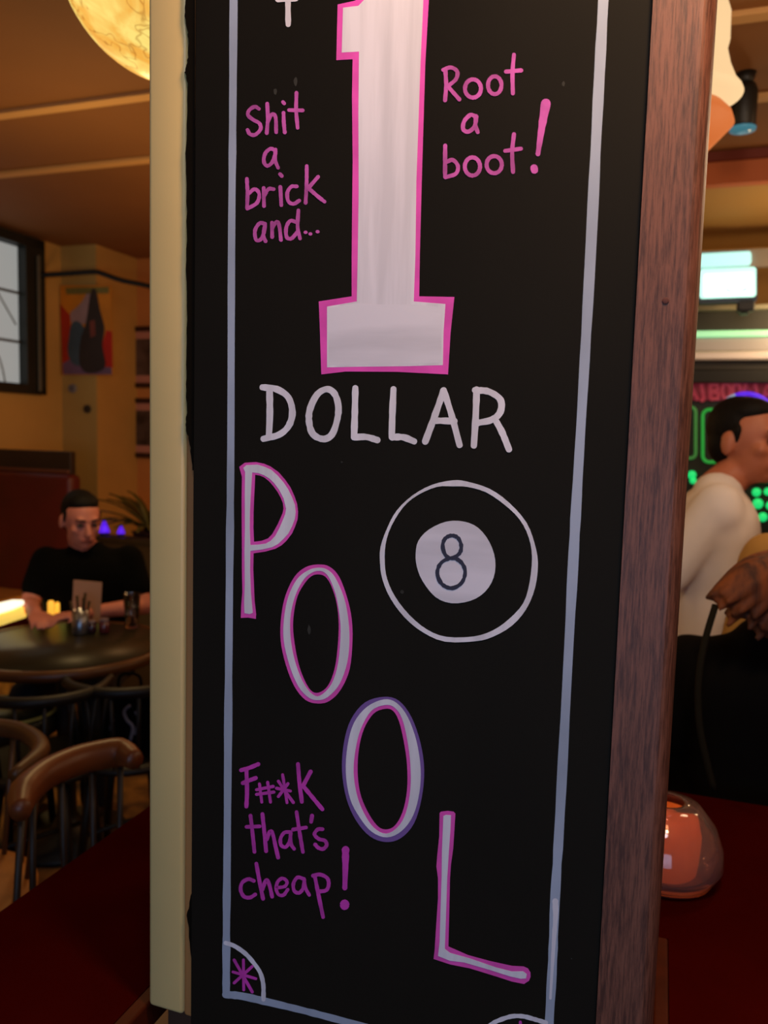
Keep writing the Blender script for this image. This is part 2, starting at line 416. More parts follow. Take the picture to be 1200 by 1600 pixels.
# numeral 1
out1 = [(527.5, 7), (525.5, 94), (551, 92.5), (550, 150), (551, 250), (549.5, 400), (549.5, 463), (498, 471), (500, 520), (502, 585), (540, 580.5), (620, 581), (700, 585), (704, 520), (710, 464), (655, 463), (656, 400), (659, 283), (661.5, 200), (664.5, 100), (670, 0), (674, -70), (600, -66), (575, -20), (555, 1)]
in1 = [(536, 12), (534, 82), (561, 80.5), (560, 175), (560.5, 300), (559, 400), (557.5, 471), (511, 479), (511, 574), (560, 573), (640, 572), (692, 570.5), (693, 520), (696, 475), (646.5, 471), (649, 400), (650.5, 283), (653.5, 200), (657, 100), (661.5, 0), (665, -62), (606, -58), (580, -12), (560, 9)]
one = P('large white numeral 1', M_white, [in1], .0005, 'numeral')
P('pink outline of the numeral', M_pink, [out1, in1], .00042, 'outline', one)
# streaky second coat inside the base of the 1
P('sideways white brush strokes on the foot of the numeral', M_whiteh, [[(513, 481), (556, 474), (600, 476), (645, 476), (690, 480), (690, 566), (640, 570), (560, 571), (513, 571)]], .00056, 'second_coat', one)
# DOLLAR
Z3 = lambda d: T(380, 440, 2.5, d)
dw = 10.2
S('white letter D', M_white, Z3([[(103, 420), (104, 520), (100, 608)], [(76, 413), (130, 420), (176, 452), (192, 510), (178, 563), (140, 598), (80, 614)]]), dw)
S('white letter O', M_white, Z3([{'p': [(328, 420), (290, 440), (262, 495), (257, 545), (272, 595), (312, 615), (346, 598), (366, 545), (372, 490), (358, 440)], 'c': True}]), dw)
S('white first letter L', M_white, Z3([[(438, 417), (436, 510), (433, 606)], [(433, 608), (480, 607), (524, 619)]]), dw)
S('white second letter L', M_white, Z3([[(587, 421), (583, 510), (580, 606)], [(581, 608), (625, 608), (667, 624)]]), dw)
S('white letter A', M_white, Z3([[(783, 425), (750, 520), (711, 625)], [(783, 425), (815, 525), (845, 638)], [(752, 543), (825, 545)]]), dw)
S('white letter R', M_white, Z3([[(912, 422), (908, 530), (901, 640)], [(906, 424), (960, 430), (1005, 462), (1004, 510), (970, 540), (915, 552)], [(985, 540), (1012, 590), (1038, 655)]]), dw)
# "Shit a brick and..."
Z1 = lambda d: T(340, 0, 4, d)
pw = 5.9
S('pink letter S', M_pink2, Z1([[(258, 680), (232, 667), (198, 688), (190, 720), (222, 748), (262, 772), (268, 808), (235, 842), (202, 838), (187, 812)]]), pw)
S('pink letter h', M_pink2, Z1([[(310, 648), (314, 740), (307, 832)], [(312, 765), (338, 715), (362, 732), (366, 826)]]), pw)
S('pink letter i', M_pink2, Z1([[(409, 638), (416, 646)], [(412, 705), (414, 770), (420, 828)]]), pw)
S('pink letter t', M_pink2, Z1([[(493, 580), (491, 690), (500, 798)], [(447, 688), (532, 690)]]), pw)
S('pink letter a', M_pink2, Z1([[(360, 940), (330, 930), (297, 960), (289, 1010), (310, 1037), (343, 1012), (362, 960)], [(362, 935), (360, 1000), (378, 1048)]]), pw)
S('pink letter b', M_pink2, Z1([[(183, 1118), (187, 1210), (184, 1300)], [(190, 1212), (232, 1182), (260, 1212), (246, 1268), (186, 1304)]]), pw)
S('pink letter r', M_pink2, Z1([[(288, 1175), (290, 1288)], [(292, 1222), (318, 1182), (350, 1182)]]), pw)
S('pink letter i', M_pink2, Z1([[(390, 1088), (401, 1100)], [(392, 1168), (398, 1282)]]), pw)
S('pink letter c', M_pink2, Z1([[(495, 1165), (460, 1167), (436, 1205), (442, 1258), (475, 1274), (510, 1254)]]), pw)
S('pink letter k', M_pink2, Z1([[(557, 1038), (556, 1150), (550, 1268)], [(628, 1105), (562, 1182)], [(572, 1180), (620, 1222), (668, 1260)]]), pw)
S('pink letter a', M_pink2, Z1([[(296, 1398), (262, 1396), (234, 1440), (240, 1498), (270, 1496), (292, 1445), (297, 1400)], [(297, 1400), (286, 1470), (300, 1508)]]), pw)
S('pink letter n', M_pink2, Z1([[(340, 1392), (341, 1482)], [(342, 1425), (366, 1388), (384, 1405), (396, 1500)]]), pw)
S('pink letter d', M_pink2, Z1([[(500, 1392), (455, 1380), (429, 1422), (432, 1482), (462, 1490), (500, 1448)], [(505, 1315), (500, 1420), (515, 1490)]]), pw)
for x, y in ((550, 1452), (580, 1462), (625, 1448)):
    P('pink dot of the ellipsis', M_pink2, Z1([[(x+13*math.cos(t), y+11*math.sin(t)) for t in [k*.628 for k in range(10)]]]), name='dot')
# "Root a boot!"
Z2 = lambda d: T(620, 0, 3.529, d)
pw = 6.4
S('pink letter R', M_pink2, Z2([[(268, 388), (272, 470), (266, 553)], [(256, 385), (298, 372), (333, 395), (325, 438), (277, 478)], [(285, 480), (345, 548)]]), pw)
S('pink letter o', M_pink2, Z2([{'p': ell(420, 488, 44, 50), 'c': True}]), pw)
S('pink letter o', M_pink2, Z2([{'p': ell(540, 470, 37, 49), 'c': True}]), pw)
S('pink letter t', M_pink2, Z2([[(646, 302), (638, 400), (640, 515)], [(602, 395), (686, 388)]]), pw)
S('pink letter a', M_pink2, Z2([[(430, 640), (405, 634), (372, 668), (366, 712), (394, 726), (428, 698), (440, 645)], [(436, 640), (434, 690), (446, 728)]]), pw)
S('pink letter b', M_pink2, Z2([[(267, 803), (266, 900), (266, 976)], [(272, 895), (308, 882), (337, 915), (325, 958), (268, 977)]]), pw)
S('pink letter o', M_pink2, Z2([{'p': ell(417, 918, 42, 50), 'c': True}]), pw)
S('pink letter o', M_pink2, Z2([{'p': ell(537, 908, 42, 47), 'c': True}]), pw)
S('pink letter t', M_pink2, Z2([[(646, 740), (636, 840), (641, 948)], [(598, 832), (684, 820)]]), pw)
S('pink exclamation mark after boot', M_pink2, Z2([{'p': [(822, 570), (800, 700), (778, 850)], 'w': (15, 7)}, {'p': [(757, 927), (759, 937)], 'w': 12}]), pw)
# "F#*K that's cheap!"
Z7 = lambda d: T(340, 1160, 5, d)
pw = 6.4
S('magenta letter F', M_mag, Z7([[(184, 217), (250, 198), (318, 170)], [(225, 210), (230, 380), (225, 500)], [(197, 318), (240, 300), (298, 278)]]), pw)
S('magenta hash sign', M_mag, Z7([[(327, 325), (345, 466)], [(391, 312), (413, 466)], [(304, 370), (435, 344)], [(304, 406), (440, 388)]]), 4.8)
S('magenta asterisk', M_mag, Z7([[(508, 253), (525, 360), (542, 470)], [(475, 303), (530, 385), (592, 470)], [(550, 322), (475, 423)], [(460, 358), (568, 380)]]), 4.8)
S('magenta letter K', M_mag, Z7([[(628, 170), (640, 320), (658, 463)], [(727, 228), (665, 345)], [(672, 345), (750, 440), (818, 522)]]), pw)
S('magenta letter t', M_mag, Z7([[(257, 572), (272, 700), (288, 855)], [(226, 660), (328, 656)]]), 5.8)
S('magenta letter h', M_mag, Z7([[(350, 560), (366, 710), (379, 850)], [(385, 758), (408, 698), (430, 712), (452, 810), (473, 900)]]), 6)
S('magenta letter a', M_mag, Z7([[(565, 700), (520, 706), (492, 752), (496, 802), (530, 818), (560, 780), (572, 710)], [(570, 700), (573, 790), (598, 832)]]), 5.6)
S('magenta letter t', M_mag, Z7([[(617, 545), (640, 700), (666, 855)], [(590, 681), (690, 665)]]), 6)
S('magenta apostrophe', M_mag, Z7([[(738, 572), (731, 620)]]), 6)
S('magenta letter s', M_mag, Z7([[(820, 678), (782, 680), (757, 718), (790, 754), (838, 768), (852, 802), (825, 832), (788, 824), (762, 797)]]), 5.8)
S('magenta letter c', M_mag, Z7([[(283, 1082), (240, 1068), (193, 1095), (180, 1150), (205, 1203), (252, 1212), (294, 1188)]]), 5.8)
S('magenta letter h', M_mag, Z7([[(303, 948), (328, 1090), (355, 1222)], [(350, 1150), (378, 1078), (402, 1105), (426, 1205)]]), 6)
S('magenta letter e', M_mag, Z7([[(465, 1135), (525, 1125), (542, 1088), (508, 1062), (470, 1088), (458, 1142), (476, 1188), (515, 1192), (548, 1150)]]), 5.4)
S('magenta letter a', M_mag, Z7([[(670, 1066), (625, 1055), (593, 1100), (598, 1158), (635, 1176), (668, 1140), (678, 1075)], [(674, 1065), (688, 1140), (716, 1192)]]), 5.6)
S('magenta letter p', M_mag, Z7([[(758, 1038), (790, 1200), (824, 1364)], [(745, 1042), (800, 1032), (856, 1060), (868, 1110), (848, 1155), (792, 1165)]]), 6)
S('magenta exclamation mark after cheap', M_mag, Z7([{'p': [(1000, 838), (998, 980), (994, 1138)], 'w': (11.5, 7.5)}, {'p': [(993, 1262), (992, 1275)], 'w': 14}]), pw)
# P O O L
def sm(l, n=4): return [(p.x, p.y) for p in cr([(a, b, 0) for a, b in l], n, True)]
Z4 = lambda l: T(350, 700, 4, [l])[0]
Z6 = lambda l: T(500, 1060, 3.2, [l])[0]
Pout = Z4([(95, 118), (130, 92), (200, 88), (250, 98), (290, 115), (340, 150), (380, 195), (415, 245), (440, 300), (457, 350), (463, 400), (460, 445), (445, 490), (425, 535), (390, 580), (360, 608), (320, 630), (255, 648), (185, 658), (183, 760), (187, 850), (191, 950), (201, 1040), (199, 1068), (150, 1060), (105, 1062), (108, 980), (115, 900), (112, 750), (112, 600), (110, 350), (112, 180)])
Pwo = Z4([(120, 125), (140, 107), (210, 104), (255, 118), (295, 136), (335, 172), (372, 215), (402, 260), (426, 310), (443, 355), (448, 400), (442, 445), (425, 490), (402, 535), (370, 570), (338, 600), (300, 620), (240, 634), (165, 643), (163, 760), (168, 900), (175, 980), (180, 1030), (160, 1038), (128, 1032), (126, 960), (130, 850), (128, 650), (131, 500), (130, 300), (132, 150)])
Pwh = Z4([(176, 152), (215, 157), (250, 170), (285, 192), (312, 218), (345, 262), (372, 315), (388, 380), (382, 415), (370, 445), (348, 498), (320, 550), (292, 580), (262, 597), (215, 604), (165, 606), (161, 500), (162, 400), (167, 300), (172, 220)])
Phole = Z4([(195, 167), (225, 172), (252, 184), (282, 208), (310, 240), (335, 275), (355, 312), (368, 345), (372, 380), (366, 408), (352, 440), (338, 472), (320, 505), (300, 540), (275, 565), (235, 580), (188, 586), (184, 500), (185, 400), (189, 300), (193, 220)])
lp = P('large white letter P', M_white, [Pwo, Pwh], .0006); P('pink outline of the letter P', M_pink, [Pout, Phole], .0004, 'outline', lp)
Oo = sm(Z4([(590, 728), (660, 742), (720, 805), (768, 930), (797, 1060), (803, 1200), (786, 1380), (730, 1510), (660, 1580), (590, 1597), (510, 1575), (440, 1490), (385, 1350), (354, 1200), (358, 1050), (385, 920), (440, 805), (510, 745)]))
Ow = sm(Z4([(590, 748), (645, 760), (695, 810), (748, 930), (774, 1050), (784, 1190), (770, 1340), (722, 1475), (650, 1555), (590, 1576), (530, 1560), (465, 1490), (410, 1360), (373, 1200), (376, 1060), (402, 930), (455, 822), (525, 765)]))
Owh = sm(Z4([(590, 768), (628, 778), (662, 820), (698, 915), (720, 1030), (729, 1150), (714, 1340), (672, 1475), (600, 1548), (548, 1535), (498, 1470), (455, 1370), (425, 1250), (413, 1130), (420, 1020), (452, 905), (500, 820), (548, 780)]))
Oh = sm(Z4([(593, 790), (635, 806), (672, 865), (704, 970), (717, 1100), (710, 1250), (690, 1385), (650, 1485), (592, 1529), (540, 1512), (490, 1420), (455, 1300), (433, 1150), (436, 1040), (460, 925), (505, 845), (548, 800)]))
lo = P('large white first letter O of pool', M_white, [Ow, Owh], .0006); P('pink outline of the first O', M_pink, [Oo, Oh], .0004, 'outline', lo)
Qo = sm(Z6([(320, 92), (395, 112), (458, 195), (503, 325), (521, 460), (508, 600), (470, 725), (405, 798), (330, 818), (250, 790), (180, 710), (132, 600), (110, 460), (120, 320), (155, 205), (225, 120)]))
Qw = sm(Z6([(320, 105), (382, 122), (438, 192), (482, 312), (503, 450), (497, 570), (466, 685), (408, 763), (335, 795), (260, 768), (198, 695), (150, 600), (129, 470), (138, 335), (170, 222), (235, 142)]))
Qh1 = sm(Z6([(325, 133), (372, 145), (410, 200), (436, 305), (452, 430), (452, 555), (430, 670), (390, 742), (330, 776), (268, 745), (218, 670), (184, 580), (168, 470), (177, 360), (204, 252), (257, 162)]))
Qh = sm(Z6([(325, 152), (365, 162), (395, 215), (418, 310), (435, 430), (435, 560), (412, 670), (372, 738), (325, 755), (283, 733), (235, 660), (200, 570), (188, 460), (195, 350), (220, 252), (268, 176)]))
lq = P('large white second letter O of pool', M_white, [Qw, Qh1], .0006); P('faint purple outer outline of the second O', M_purple, [Qo, Qw], .0004, 'outline', lq); P('pink inner outline of the second O', M_pink, [Qh1, Qh], .0004, 'outline', lq)
Lo = Z6([(598, 672), (606, 666), (640, 662), (668, 666), (677, 676), (672, 760), (666, 850), (655, 930), (650, 1000), (646, 1180), (642, 1340), (740, 1383), (850, 1413), (960, 1437), (1018, 1440), (1040, 1450), (1052, 1470), (1053, 1492), (1045, 1512), (1020, 1528), (960, 1516), (880, 1490), (750, 1450), (650, 1430), (568, 1403), (574, 1350), (580, 1250), (590, 1100), (590, 1000), (582, 940), (586, 890), (596, 790)])
Lw = Z6([(617, 688), (630, 682), (655, 684), (652, 760), (644, 870), (636, 1000), (630, 1180), (624, 1352), (650, 1372), (750, 1400), (880, 1445), (960, 1465), (1015, 1464), (1034, 1478), (1030, 1500), (1005, 1502), (950, 1490), (850, 1458), (720, 1420), (650, 1412), (590, 1388), (598, 1320), (602, 1180), (608, 1000), (610, 860)])
ll = P('large white letter L of pool', M_white, [Lw], .0006); P('pink outline of the letter L', M_pink, [Lo, Lw], .0004, 'outline', ll)
# eight ball
Z5 = lambda l: T(570, 720, 4, [l])[0]
ro = sm(Z5([(550, 122), (640, 130), (780, 175), (900, 260), (1010, 385), (1062, 520), (1082, 640), (1065, 790), (1010, 925), (920, 1030), (800, 1100), (690, 1128), (500, 1130), (360, 1070), (250, 980), (160, 860), (110, 740), (95, 640), (98, 540), (140, 420), (200, 310), (300, 215), (420, 150)]), 3)
ri = sm(Z5([(550, 160), (640, 163), (760, 198), (880, 280), (970, 370), (1025, 480), (1045, 600), (1030, 760), (990, 890), (900, 990), (800, 1060), (680, 1098), (510, 1100), (390, 1055), (280, 965), (190, 850), (140, 740), (125, 640), (130, 520), (165, 410), (240, 290), (330, 215), (450, 163)]), 3)
eb = P('white ring of the painted eight ball', M_white, [ro, ri], .0005, 'eight_ball')
P('white disc of the eight ball', M_whiteh, [sm(Z5([(510, 380), (620, 380), (710, 420), (780, 510), (815, 620), (805, 730), (750, 820), (660, 875), (540, 890), (440, 850), (360, 750), (325, 660), (318, 580), (335, 500), (400, 430)]), 3)], .0005, 'disc', eb)
bm = bmesh.new(); strokes(bm, [dict(p=Z5([(545, 467), (585, 485), (603, 535), (590, 580), (545, 608), (505, 590), (487, 532), (503, 485)]), c=True), dict(p=Z5([(545, 608), (600, 632), (627, 690), (607, 760), (545, 796), (482, 770), (453, 700), (480, 635)]), c=True)], 6.2, .0007, .5)
e8 = mesh_obj('figure_eight', bm, M_ink, eb); e8['label'] = 'black figure 8 on the disc'
# chalk smudges and chips
for x, y, rx, ry in ((462, 127, 4, 9), (430, 143, 3, 6), (880, 131, 3, 5), (483, 984, 3, 9), (628, 925, 4, 4), (534, 722, 2, 2), (893, 1498, 1.2, 1.2)):
    bm = bmesh.new(); poly2d(bm, [[(x+rx*math.cos(k)*random.uniform(.6, 1), y+ry*math.sin(k)*random.uniform(.6, 1)) for k in [i*.628 for i in range(10)]]], .00012)
    bmesh.ops.recalc_face_normals(bm, faces=bm.faces)
    o = mesh_obj('chalk_smudge', bm, M_smudge, board); o['label'] = 'faint grey chalk smudge'

# bar table -----------------------------------------------------------
M_red = mat('dark_red_lacquered_top', (62, 6, 3), .5, var=.25, scale=3, coat=.0, spec=.0)
M_lip = mat('orange_timber_lipping', (74, 26, 7), .6, var=.25, scale=18, spec=.15)
M_leg = mat('black_steel', (18, 17, 16), .45)
tL = (ab(onz(230, 1262, ZT))[0]+ab(onz(0, 1425, ZT))[0])/2
tB = (ab(onz(1050, 1243, ZT))[1]+ab(onz(1200, 1253, ZT))[1])/2
nR = (ab(onz(1044, 1600, ZT))[0]+ab(onz(1046, 1480, ZT))[0])/2
nL = ab(onz(232, 1553, ZT))[0]-.002
tR = aR+1.0; tF = B0-.30; pB = B0+.03+PD+.012
print('table', ZT, tL, tB, nL, nR, aL, aR, 'board w', aBR-aBL)
table = thing('bar_table', 'dark red lacquered bar table top wrapping around the foot of the pillar', 'table', R((tL+tR)/2, (tF+tB)/2, 0))
lw = .018
nR = max(nR, aR+.004+lw); nL = min(nL, aL-.004-lw)
pts = [R(a, b, ZT-.035) for a, b in ((tL, tF), (tL, tB), (tR, tB), (tR, tF), (nR, tF), (nR, pB+lw), (nL, pB+lw), (nL, tF))]
prismo('tabletop', pts, Z*.035, M_red, table)
boxo('lipping', R(nR-lw/2, (tF+pB+lw)/2, ZT-.0165), lw-.001, pB+lw-tF, .035, M_lip, table, .003)
boxo('lipping', R(nL+lw/2, (tF+pB+lw)/2, ZT-.0165), lw-.001, pB+lw-tF, .035, M_lip, table, .003)
boxo('lipping', R((nL+nR)/2, pB+lw/2, ZT-.0165), nR-nL-2*lw, lw-.001, .035, M_lip, table, .003)
boxo('lipping', R(tR+.006, (tF+tB)/2, ZT-.0175), .012, tB-tF, .035, M_lip, table, .003)
for a, b in ((tL+.06, tB-.06), (tR-.08, tB-.06), (tR-.08, tF+.06), (tL+.06, tF+.06)):
    o = boxo('leg', R(a, b, (ZT-.036)/2), .045, .045, ZT-.036, M_leg, table, .004)

# ------------------------------------------------------------------ people
def cap(bm, p0, p1, r0, r1, seg=12, flat=1.0, flatdir=None):
    """tapered capsule"""
    p0 = Vector(p0); p1 = Vector(p1); t = (p1-p0); L = t.length; t = t/L if L > 1e-6 else Vector((0, 0, 1))
    up = Vector((0, 0, 1)) if abs(t.z) < .9 else Vector((0, 1, 0))
    x = t.cross(up).normalized(); y = t.cross(x)
    prof = [(r0*math.sin(a), -r0*math.cos(a)) for a in [math.pi/2*k/4 for k in range(5)]] + [(r1*math.cos(a), L+r1*math.sin(a)) for a in [math.pi/2*k/4 for k in range(5)]]
    rings = []
    for r, h in prof:
        r = max(r, 1e-4); ring = []
        for k in range(seg):
            o = (x*math.cos(2*math.pi*k/seg)+y*math.sin(2*math.pi*k/seg))*r
            if flatdir is not None: o -= flatdir*o.dot(flatdir)*(1-flat)
            ring.append(bm.verts.new(p0+t*h+o))
        rings.append(ring)
    for A, B in zip(rings, rings[1:]):
        for k in range(seg): bm.faces.new((A[k], A[(k+1) % seg], B[(k+1) % seg], B[k]))
    bm.faces.new(list(reversed(rings[0]))); bm.faces.new(rings[-1])
def ellb(bm, c, r, M3=None):
    g = bmesh.ops.create_uvsphere(bm, u_segments=20, v_segments=14, radius=1)
    for v in g['verts']:
        p = Vector((v.co.x*r[0], v.co.y*r[1], v.co.z*r[2])); v.co = Vector(c) + (M3 @ p if M3 else p)
def blob(name, bm, m, parent, voxel=.008, sm_=6):
    bmesh.ops.recalc_face_normals(bm, faces=bm.faces)
    o = mesh_obj(name, bm, m, parent, True)
    r = o.modifiers.new('remesh', 'REMESH'); r.mode = 'VOXEL'; r.voxel_size = voxel; r.use_smooth_shade = True
    s_ = o.modifiers.new('smooth', 'SMOOTH'); s_.iterations = sm_; s_.factor = .5
    return o
def frame(fwd, tilt=0.0):
    f = Vector((fwd[0], fwd[1], 0)).normalized(); s = f.cross(Z)            # s = the figure's right... viewer independent
    f2 = (f*math.cos(tilt) - Z*math.sin(tilt)).normalized(); u = s.cross(f2).normalized()
    return Matrix((s, f2, u)).transposed()
def head_shapes(bm, c, M):
    q = lambda x, y, z: Vector(c)+M @ Vector((x, y, z))
    ellb(bm, q(0, -.008, .025), (.074, .094, .092), M)
    ellb(bm, q(0, .022, -.035), (.060, .070, .078), M)
    cap(bm, q(0, .06, -.088), q(0, .068, -.088), .024, .018)                  # chin
    cap(bm, q(0, .088, .008), q(0, .108, -.028), .009, .014)                 # nose
    cap(bm, q(-.035, .078, .028), q(.035, .078, .028), .012, .012)           # brow
    cap(bm, q(-.020, .084, -.058), q(.020, .084, -.058), .009, .009)         # mouth
    for s in (-1, 1):
        ellb(bm, q(s*.040, .060, -.018), (.022, .022, .020), M)              # cheek
        ellb(bm, q(s*.078, -.016, -.006), (.010, .020, .032), M)             # ear
def hair_shapes(bm, c, M, low=0.0):
    q = lambda x, y, z: Vector(c)+M @ Vector((x, y, z))
    ellb(bm, q(0, -.030, .046), (.078, .086, .086), M)
    ellb(bm, q(0, -.050, .000), (.072, .056, .072), M)
    ellb(bm, q(0, .000, .084), (.067, .066, .044), M)
    for s in (-1, 1): cap(bm, q(s*.070, .008, .035), q(s*.073, .010, .004), .012, .006)
def face_parts(c, M, par, eyecol, skin):
    q = lambda x, y, z: Vector(c)+M @ Vector((x, y, z))
    for s in (-1, 1):
        bm = bmesh.new(); ellb(bm, q(s*.030, .083, .008), (.012, .008, .008), M); mesh_obj('eye', bm, mat('dark_eye', (40, 26, 22), .3), par, True)
        bm = bmesh.new(); cap(bm, q(s*.016, .094, .030), q(s*.046, .082, .032), .004, .003); mesh_obj('eyebrow', bm, eyecol, par, True)
    bm = bmesh.new(); cap(bm, q(-.020, .093, -.058), q(.020, .093, -.058), .005, .005); mesh_obj('lips', bm, mat('lips', (150, 76, 66), .5), par, True)
def hand_shapes(bm, wrist, d, nrm):
    """palm and five curled fingers; d = direction of the fingers, nrm = back of the hand"""
    d = Vector(d).normalized(); nrm = (Vector(nrm)-d*Vector(nrm).dot(d)).normalized(); s = d.cross(nrm)
    w_ = Vector(wrist)
    for k in (-1.5, -.5, .5, 1.5): cap(bm, w_+d*.01+s*k*.010, w_+d*.075+s*k*.019, .014, .012, 8)
    for k, L in zip((-1.5, -.5, .5, 1.5), (.062, .078, .074, .056)):
        a = w_+d*.08+s*k*.020; b = a+d*L*.55-nrm*.008; e = b+d*L*.35-nrm*.022
        cap(bm, a, b, .0095, .0085, 8); cap(bm, b, e, .0085, .007, 8)
    a = w_+d*.02-s*.030; b = a+d*.032-s*.022-nrm*.006; cap(bm, a, b, .012, .010, 8); cap(bm, b, b+d*.028-s*.004-nrm*.008, .010, .008, 8)

def person(name, label, J, fwdh, tilt, skin, hairm, shirtm, trousm, shoem, group=None, hair=True, sleeve=.7, voxel=.009, moust=False, hand_n=None, jacket=False):
    """J: dict of joints in world space"""
    base = Vector((J['hipL'].x/2+J['hipR'].x/2, J['hipL'].y/2+J['hipR'].y/2, 0))
    t = thing(name, label, 'person', base)
    M = frame(fwdh, tilt); hc = J['head']
    chest = (J['shL']+J['shR'])/2; pel = (J['hipL']+J['hipR'])/2; side = (J['shR']-J['shL']).normalized()
    front = side.cross(Z).normalized()
    # body: one continuous skin surface
    bm = bmesh.new(); head_shapes(bm, hc, M)
    nb_ = chest+Z*.03
    cap(bm, nb_, hc+M @ Vector((0, -.012, -.07)), .058, .052)
    def torso(bm, g):
        cap(bm, J['shL']-Z*.02, J['shR']-Z*.02, .055+g, .055+g)
        for k in (-.5, -.25, 0, .25, .5):
            hipx = pel.lerp(J['hipL'] if k < 0 else J['hipR'], abs(k)*1.6) if k else pel
            cap(bm, chest+side*k*.20-Z*.07, chest.lerp(pel, .5)+side*k*.17, .098+g, .090+g, 14)
            cap(bm, chest.lerp(pel, .5)+side*k*.17, hipx+side*k*.04, .090+g, .098+g, 14)
    torso(bm, 0)
    for S_ in 'LR':
        cap(bm, J['sh'+S_], J['el'+S_], .048, .040); cap(bm, J['el'+S_], J['wr'+S_], .039, .026)
        cap(bm, J['hip'+S_], J['kn'+S_], .082, .055); cap(bm, J['kn'+S_], J['an'+S_], .054, .036)
        n_ = hand_n or Z
        hand_shapes(bm, J['wr'+S_], (J['wr'+S_]-J['el'+S_]), n_)
        cap(bm, J['an'+S_]-Z*.02, J['an'+S_]-Z*.035+front*.12, .032, .026)
    blob('body', bm, skin, t, voxel if voxel < .008 else .0075, 3)
    # clothes
    bm = bmesh.new(); torso(bm, .016)
    for S_ in 'LR':
        e = J['sh'+S_].lerp(J['el'+S_], sleeve) if sleeve <= 1 else J['el'+S_]
        cap(bm, J['sh'+S_], e, .064, .060)
        if sleeve > 1: cap(bm, J['el'+S_], J['el'+S_].lerp(J['wr'+S_], .93), .056, .042)
    cap(bm, chest+Z*.012-side*.03, chest+Z*.012+side*.03, .070, .070)
    blob('jacket' if jacket else 'shirt', bm, shirtm, t, voxel, 14)
    bm = bmesh.new()
    cap(bm, J['hipL'], J['hipR'], .110, .110)
    for S_ in 'LR':
        cap(bm, J['hip'+S_], J['kn'+S_], .096, .070); cap(bm, J['kn'+S_], J['kn'+S_].lerp(J['an'+S_], .95), .069, .056)
    blob('trousers', bm, trousm, t, .011, 4)
    for S_ in 'LR':
        bm = bmesh.new(); a = J['an'+S_]-Z*.03; cap(bm, a-front*.03, a+front*.15, .042, .036); cap(bm, a+Z*.04, a, .042, .042)
        o = blob('shoe', bm, shoem, t, .01, 3)
    if hair:
        bm = bmesh.new(); hair_shapes(bm, hc, M); blob('hair', bm, hairm, t, .006, 4)
    face_parts(hc, M, t, hairm, skin)
    if moust:
        q = lambda x, y, z: Vector(hc)+M @ Vector((x, y, z))
        bm = bmesh.new(); cap(bm, q(-.028, .093, -.050), q(0, .107, -.042), .007, .009); cap(bm, q(0, .107, -.042), q(.028, .093, -.050), .009, .007); mesh_obj('moustache', bm, hairm, t, True)
    return t
M_skin = mat('skin', (186, 112, 82), .55, var=.06, scale=12)
M_skin2 = mat('pink_skin', (206, 128, 112), .55, var=.06, scale=12)
M_hairdk = mat('dark_brown_hair', (12, 8, 6), .7, var=.4, scale=90, bump=.4, spec=.2)
M_tee = mat('white_cotton', (238, 230, 226), .9, var=.05, scale=8, bump=.15)
M_black = mat('black_cotton', (6, 6, 5), .95, spec=.1)
M_blackj = mat('black_jacket_cloth', (8, 6, 5), .85, spec=.1)
M_jean = mat('dark_denim', (26, 26, 34), .9)
M_shoe = mat('black_leather', (20, 18, 17), .5)
M_tan = mat('khaki_cloth', (186, 142, 74), .9)
JV = lambda **k: {a: Vector(b) for a, b in k.items()}

# standing man in the white T-shirt
hc = at(1167, 692, 2.25)
cx = at(1122, 760, 2.25).x; cy = 2.25
fw_ = Vector((.92, -.36, 0)).normalized(); sd = Vector((fw_.y, -fw_.x, 0))      # right-hand side of the figure (towards the camera)
P0 = Vector((cx, cy, 0))
man = person('person', 'man with dark hair and moustache in white T-shirt standing in profile right of the pillar', JV(
    head=hc, shL=P0-sd*.16+Z*1.405, shR=P0+sd*.155+Z*1.39,
    elL=P0-sd*.24-fw_*.05+Z*1.15, elR=P0+sd*.22-fw_*.15+Z*1.15,
    wrL=P0-sd*.20+fw_*.16+Z*1.08, wrR=P0+sd*.20-fw_*.13+Z*.92,
    hipL=P0-sd*.09+Z*.93, hipR=P0+sd*.09+Z*.93, knL=P0-sd*.10+fw_*.02+Z*.50, knR=P0+sd*.10+fw_*.04+Z*.50,
    anL=P0-sd*.11+Z*.075, anR=P0+sd*.11+Z*.075), (.62, -.78, 0), .0, M_skin, M_hairdk, M_tee, M_jean, M_shoe, sleeve=.78, moust=True)

# seated man at the round table
hc = at(127, 814, 3.42); sc = at(137, 876, 3.45)
fw_ = Vector((.10, -1, 0)).normalized(); sd = Vector((fw_.y, -fw_.x, 0))      # figure's right = viewer's left
P0 = Vector((sc.x, sc.y, 0)); shz = sc.z
man2 = person('person', 'man with short dark hair in black T-shirt sitting behind the round table', JV(
    head=hc, shR=P0+sd*.175+Z*(shz-.0), shL=P0-sd*.175+Z*(shz+.01),
    elR=P0+sd*.215+fw_*.10+Z*.80, elL=P0-sd*.25+fw_*.06+Z*.79,
    wrR=P0+sd*.135+fw_*.27+Z*.80, wrL=P0-sd*.04+fw_*.27+Z*.80,
    hipL=P0-sd*.10-fw_*.05+Z*.53, hipR=P0+sd*.10-fw_*.05+Z*.53, knL=P0-sd*.13+fw_*.40+Z*.50, knR=P0+sd*.13+fw_*.40+Z*.50,
    anL=P0-sd*.13+fw_*.42+Z*.075, anR=P0+sd*.13+fw_*.42+Z*.075), (.62, -.78, 0), .22, M_skin2, M_hairdk, M_black, M_jean, M_shoe, sleeve=.62)

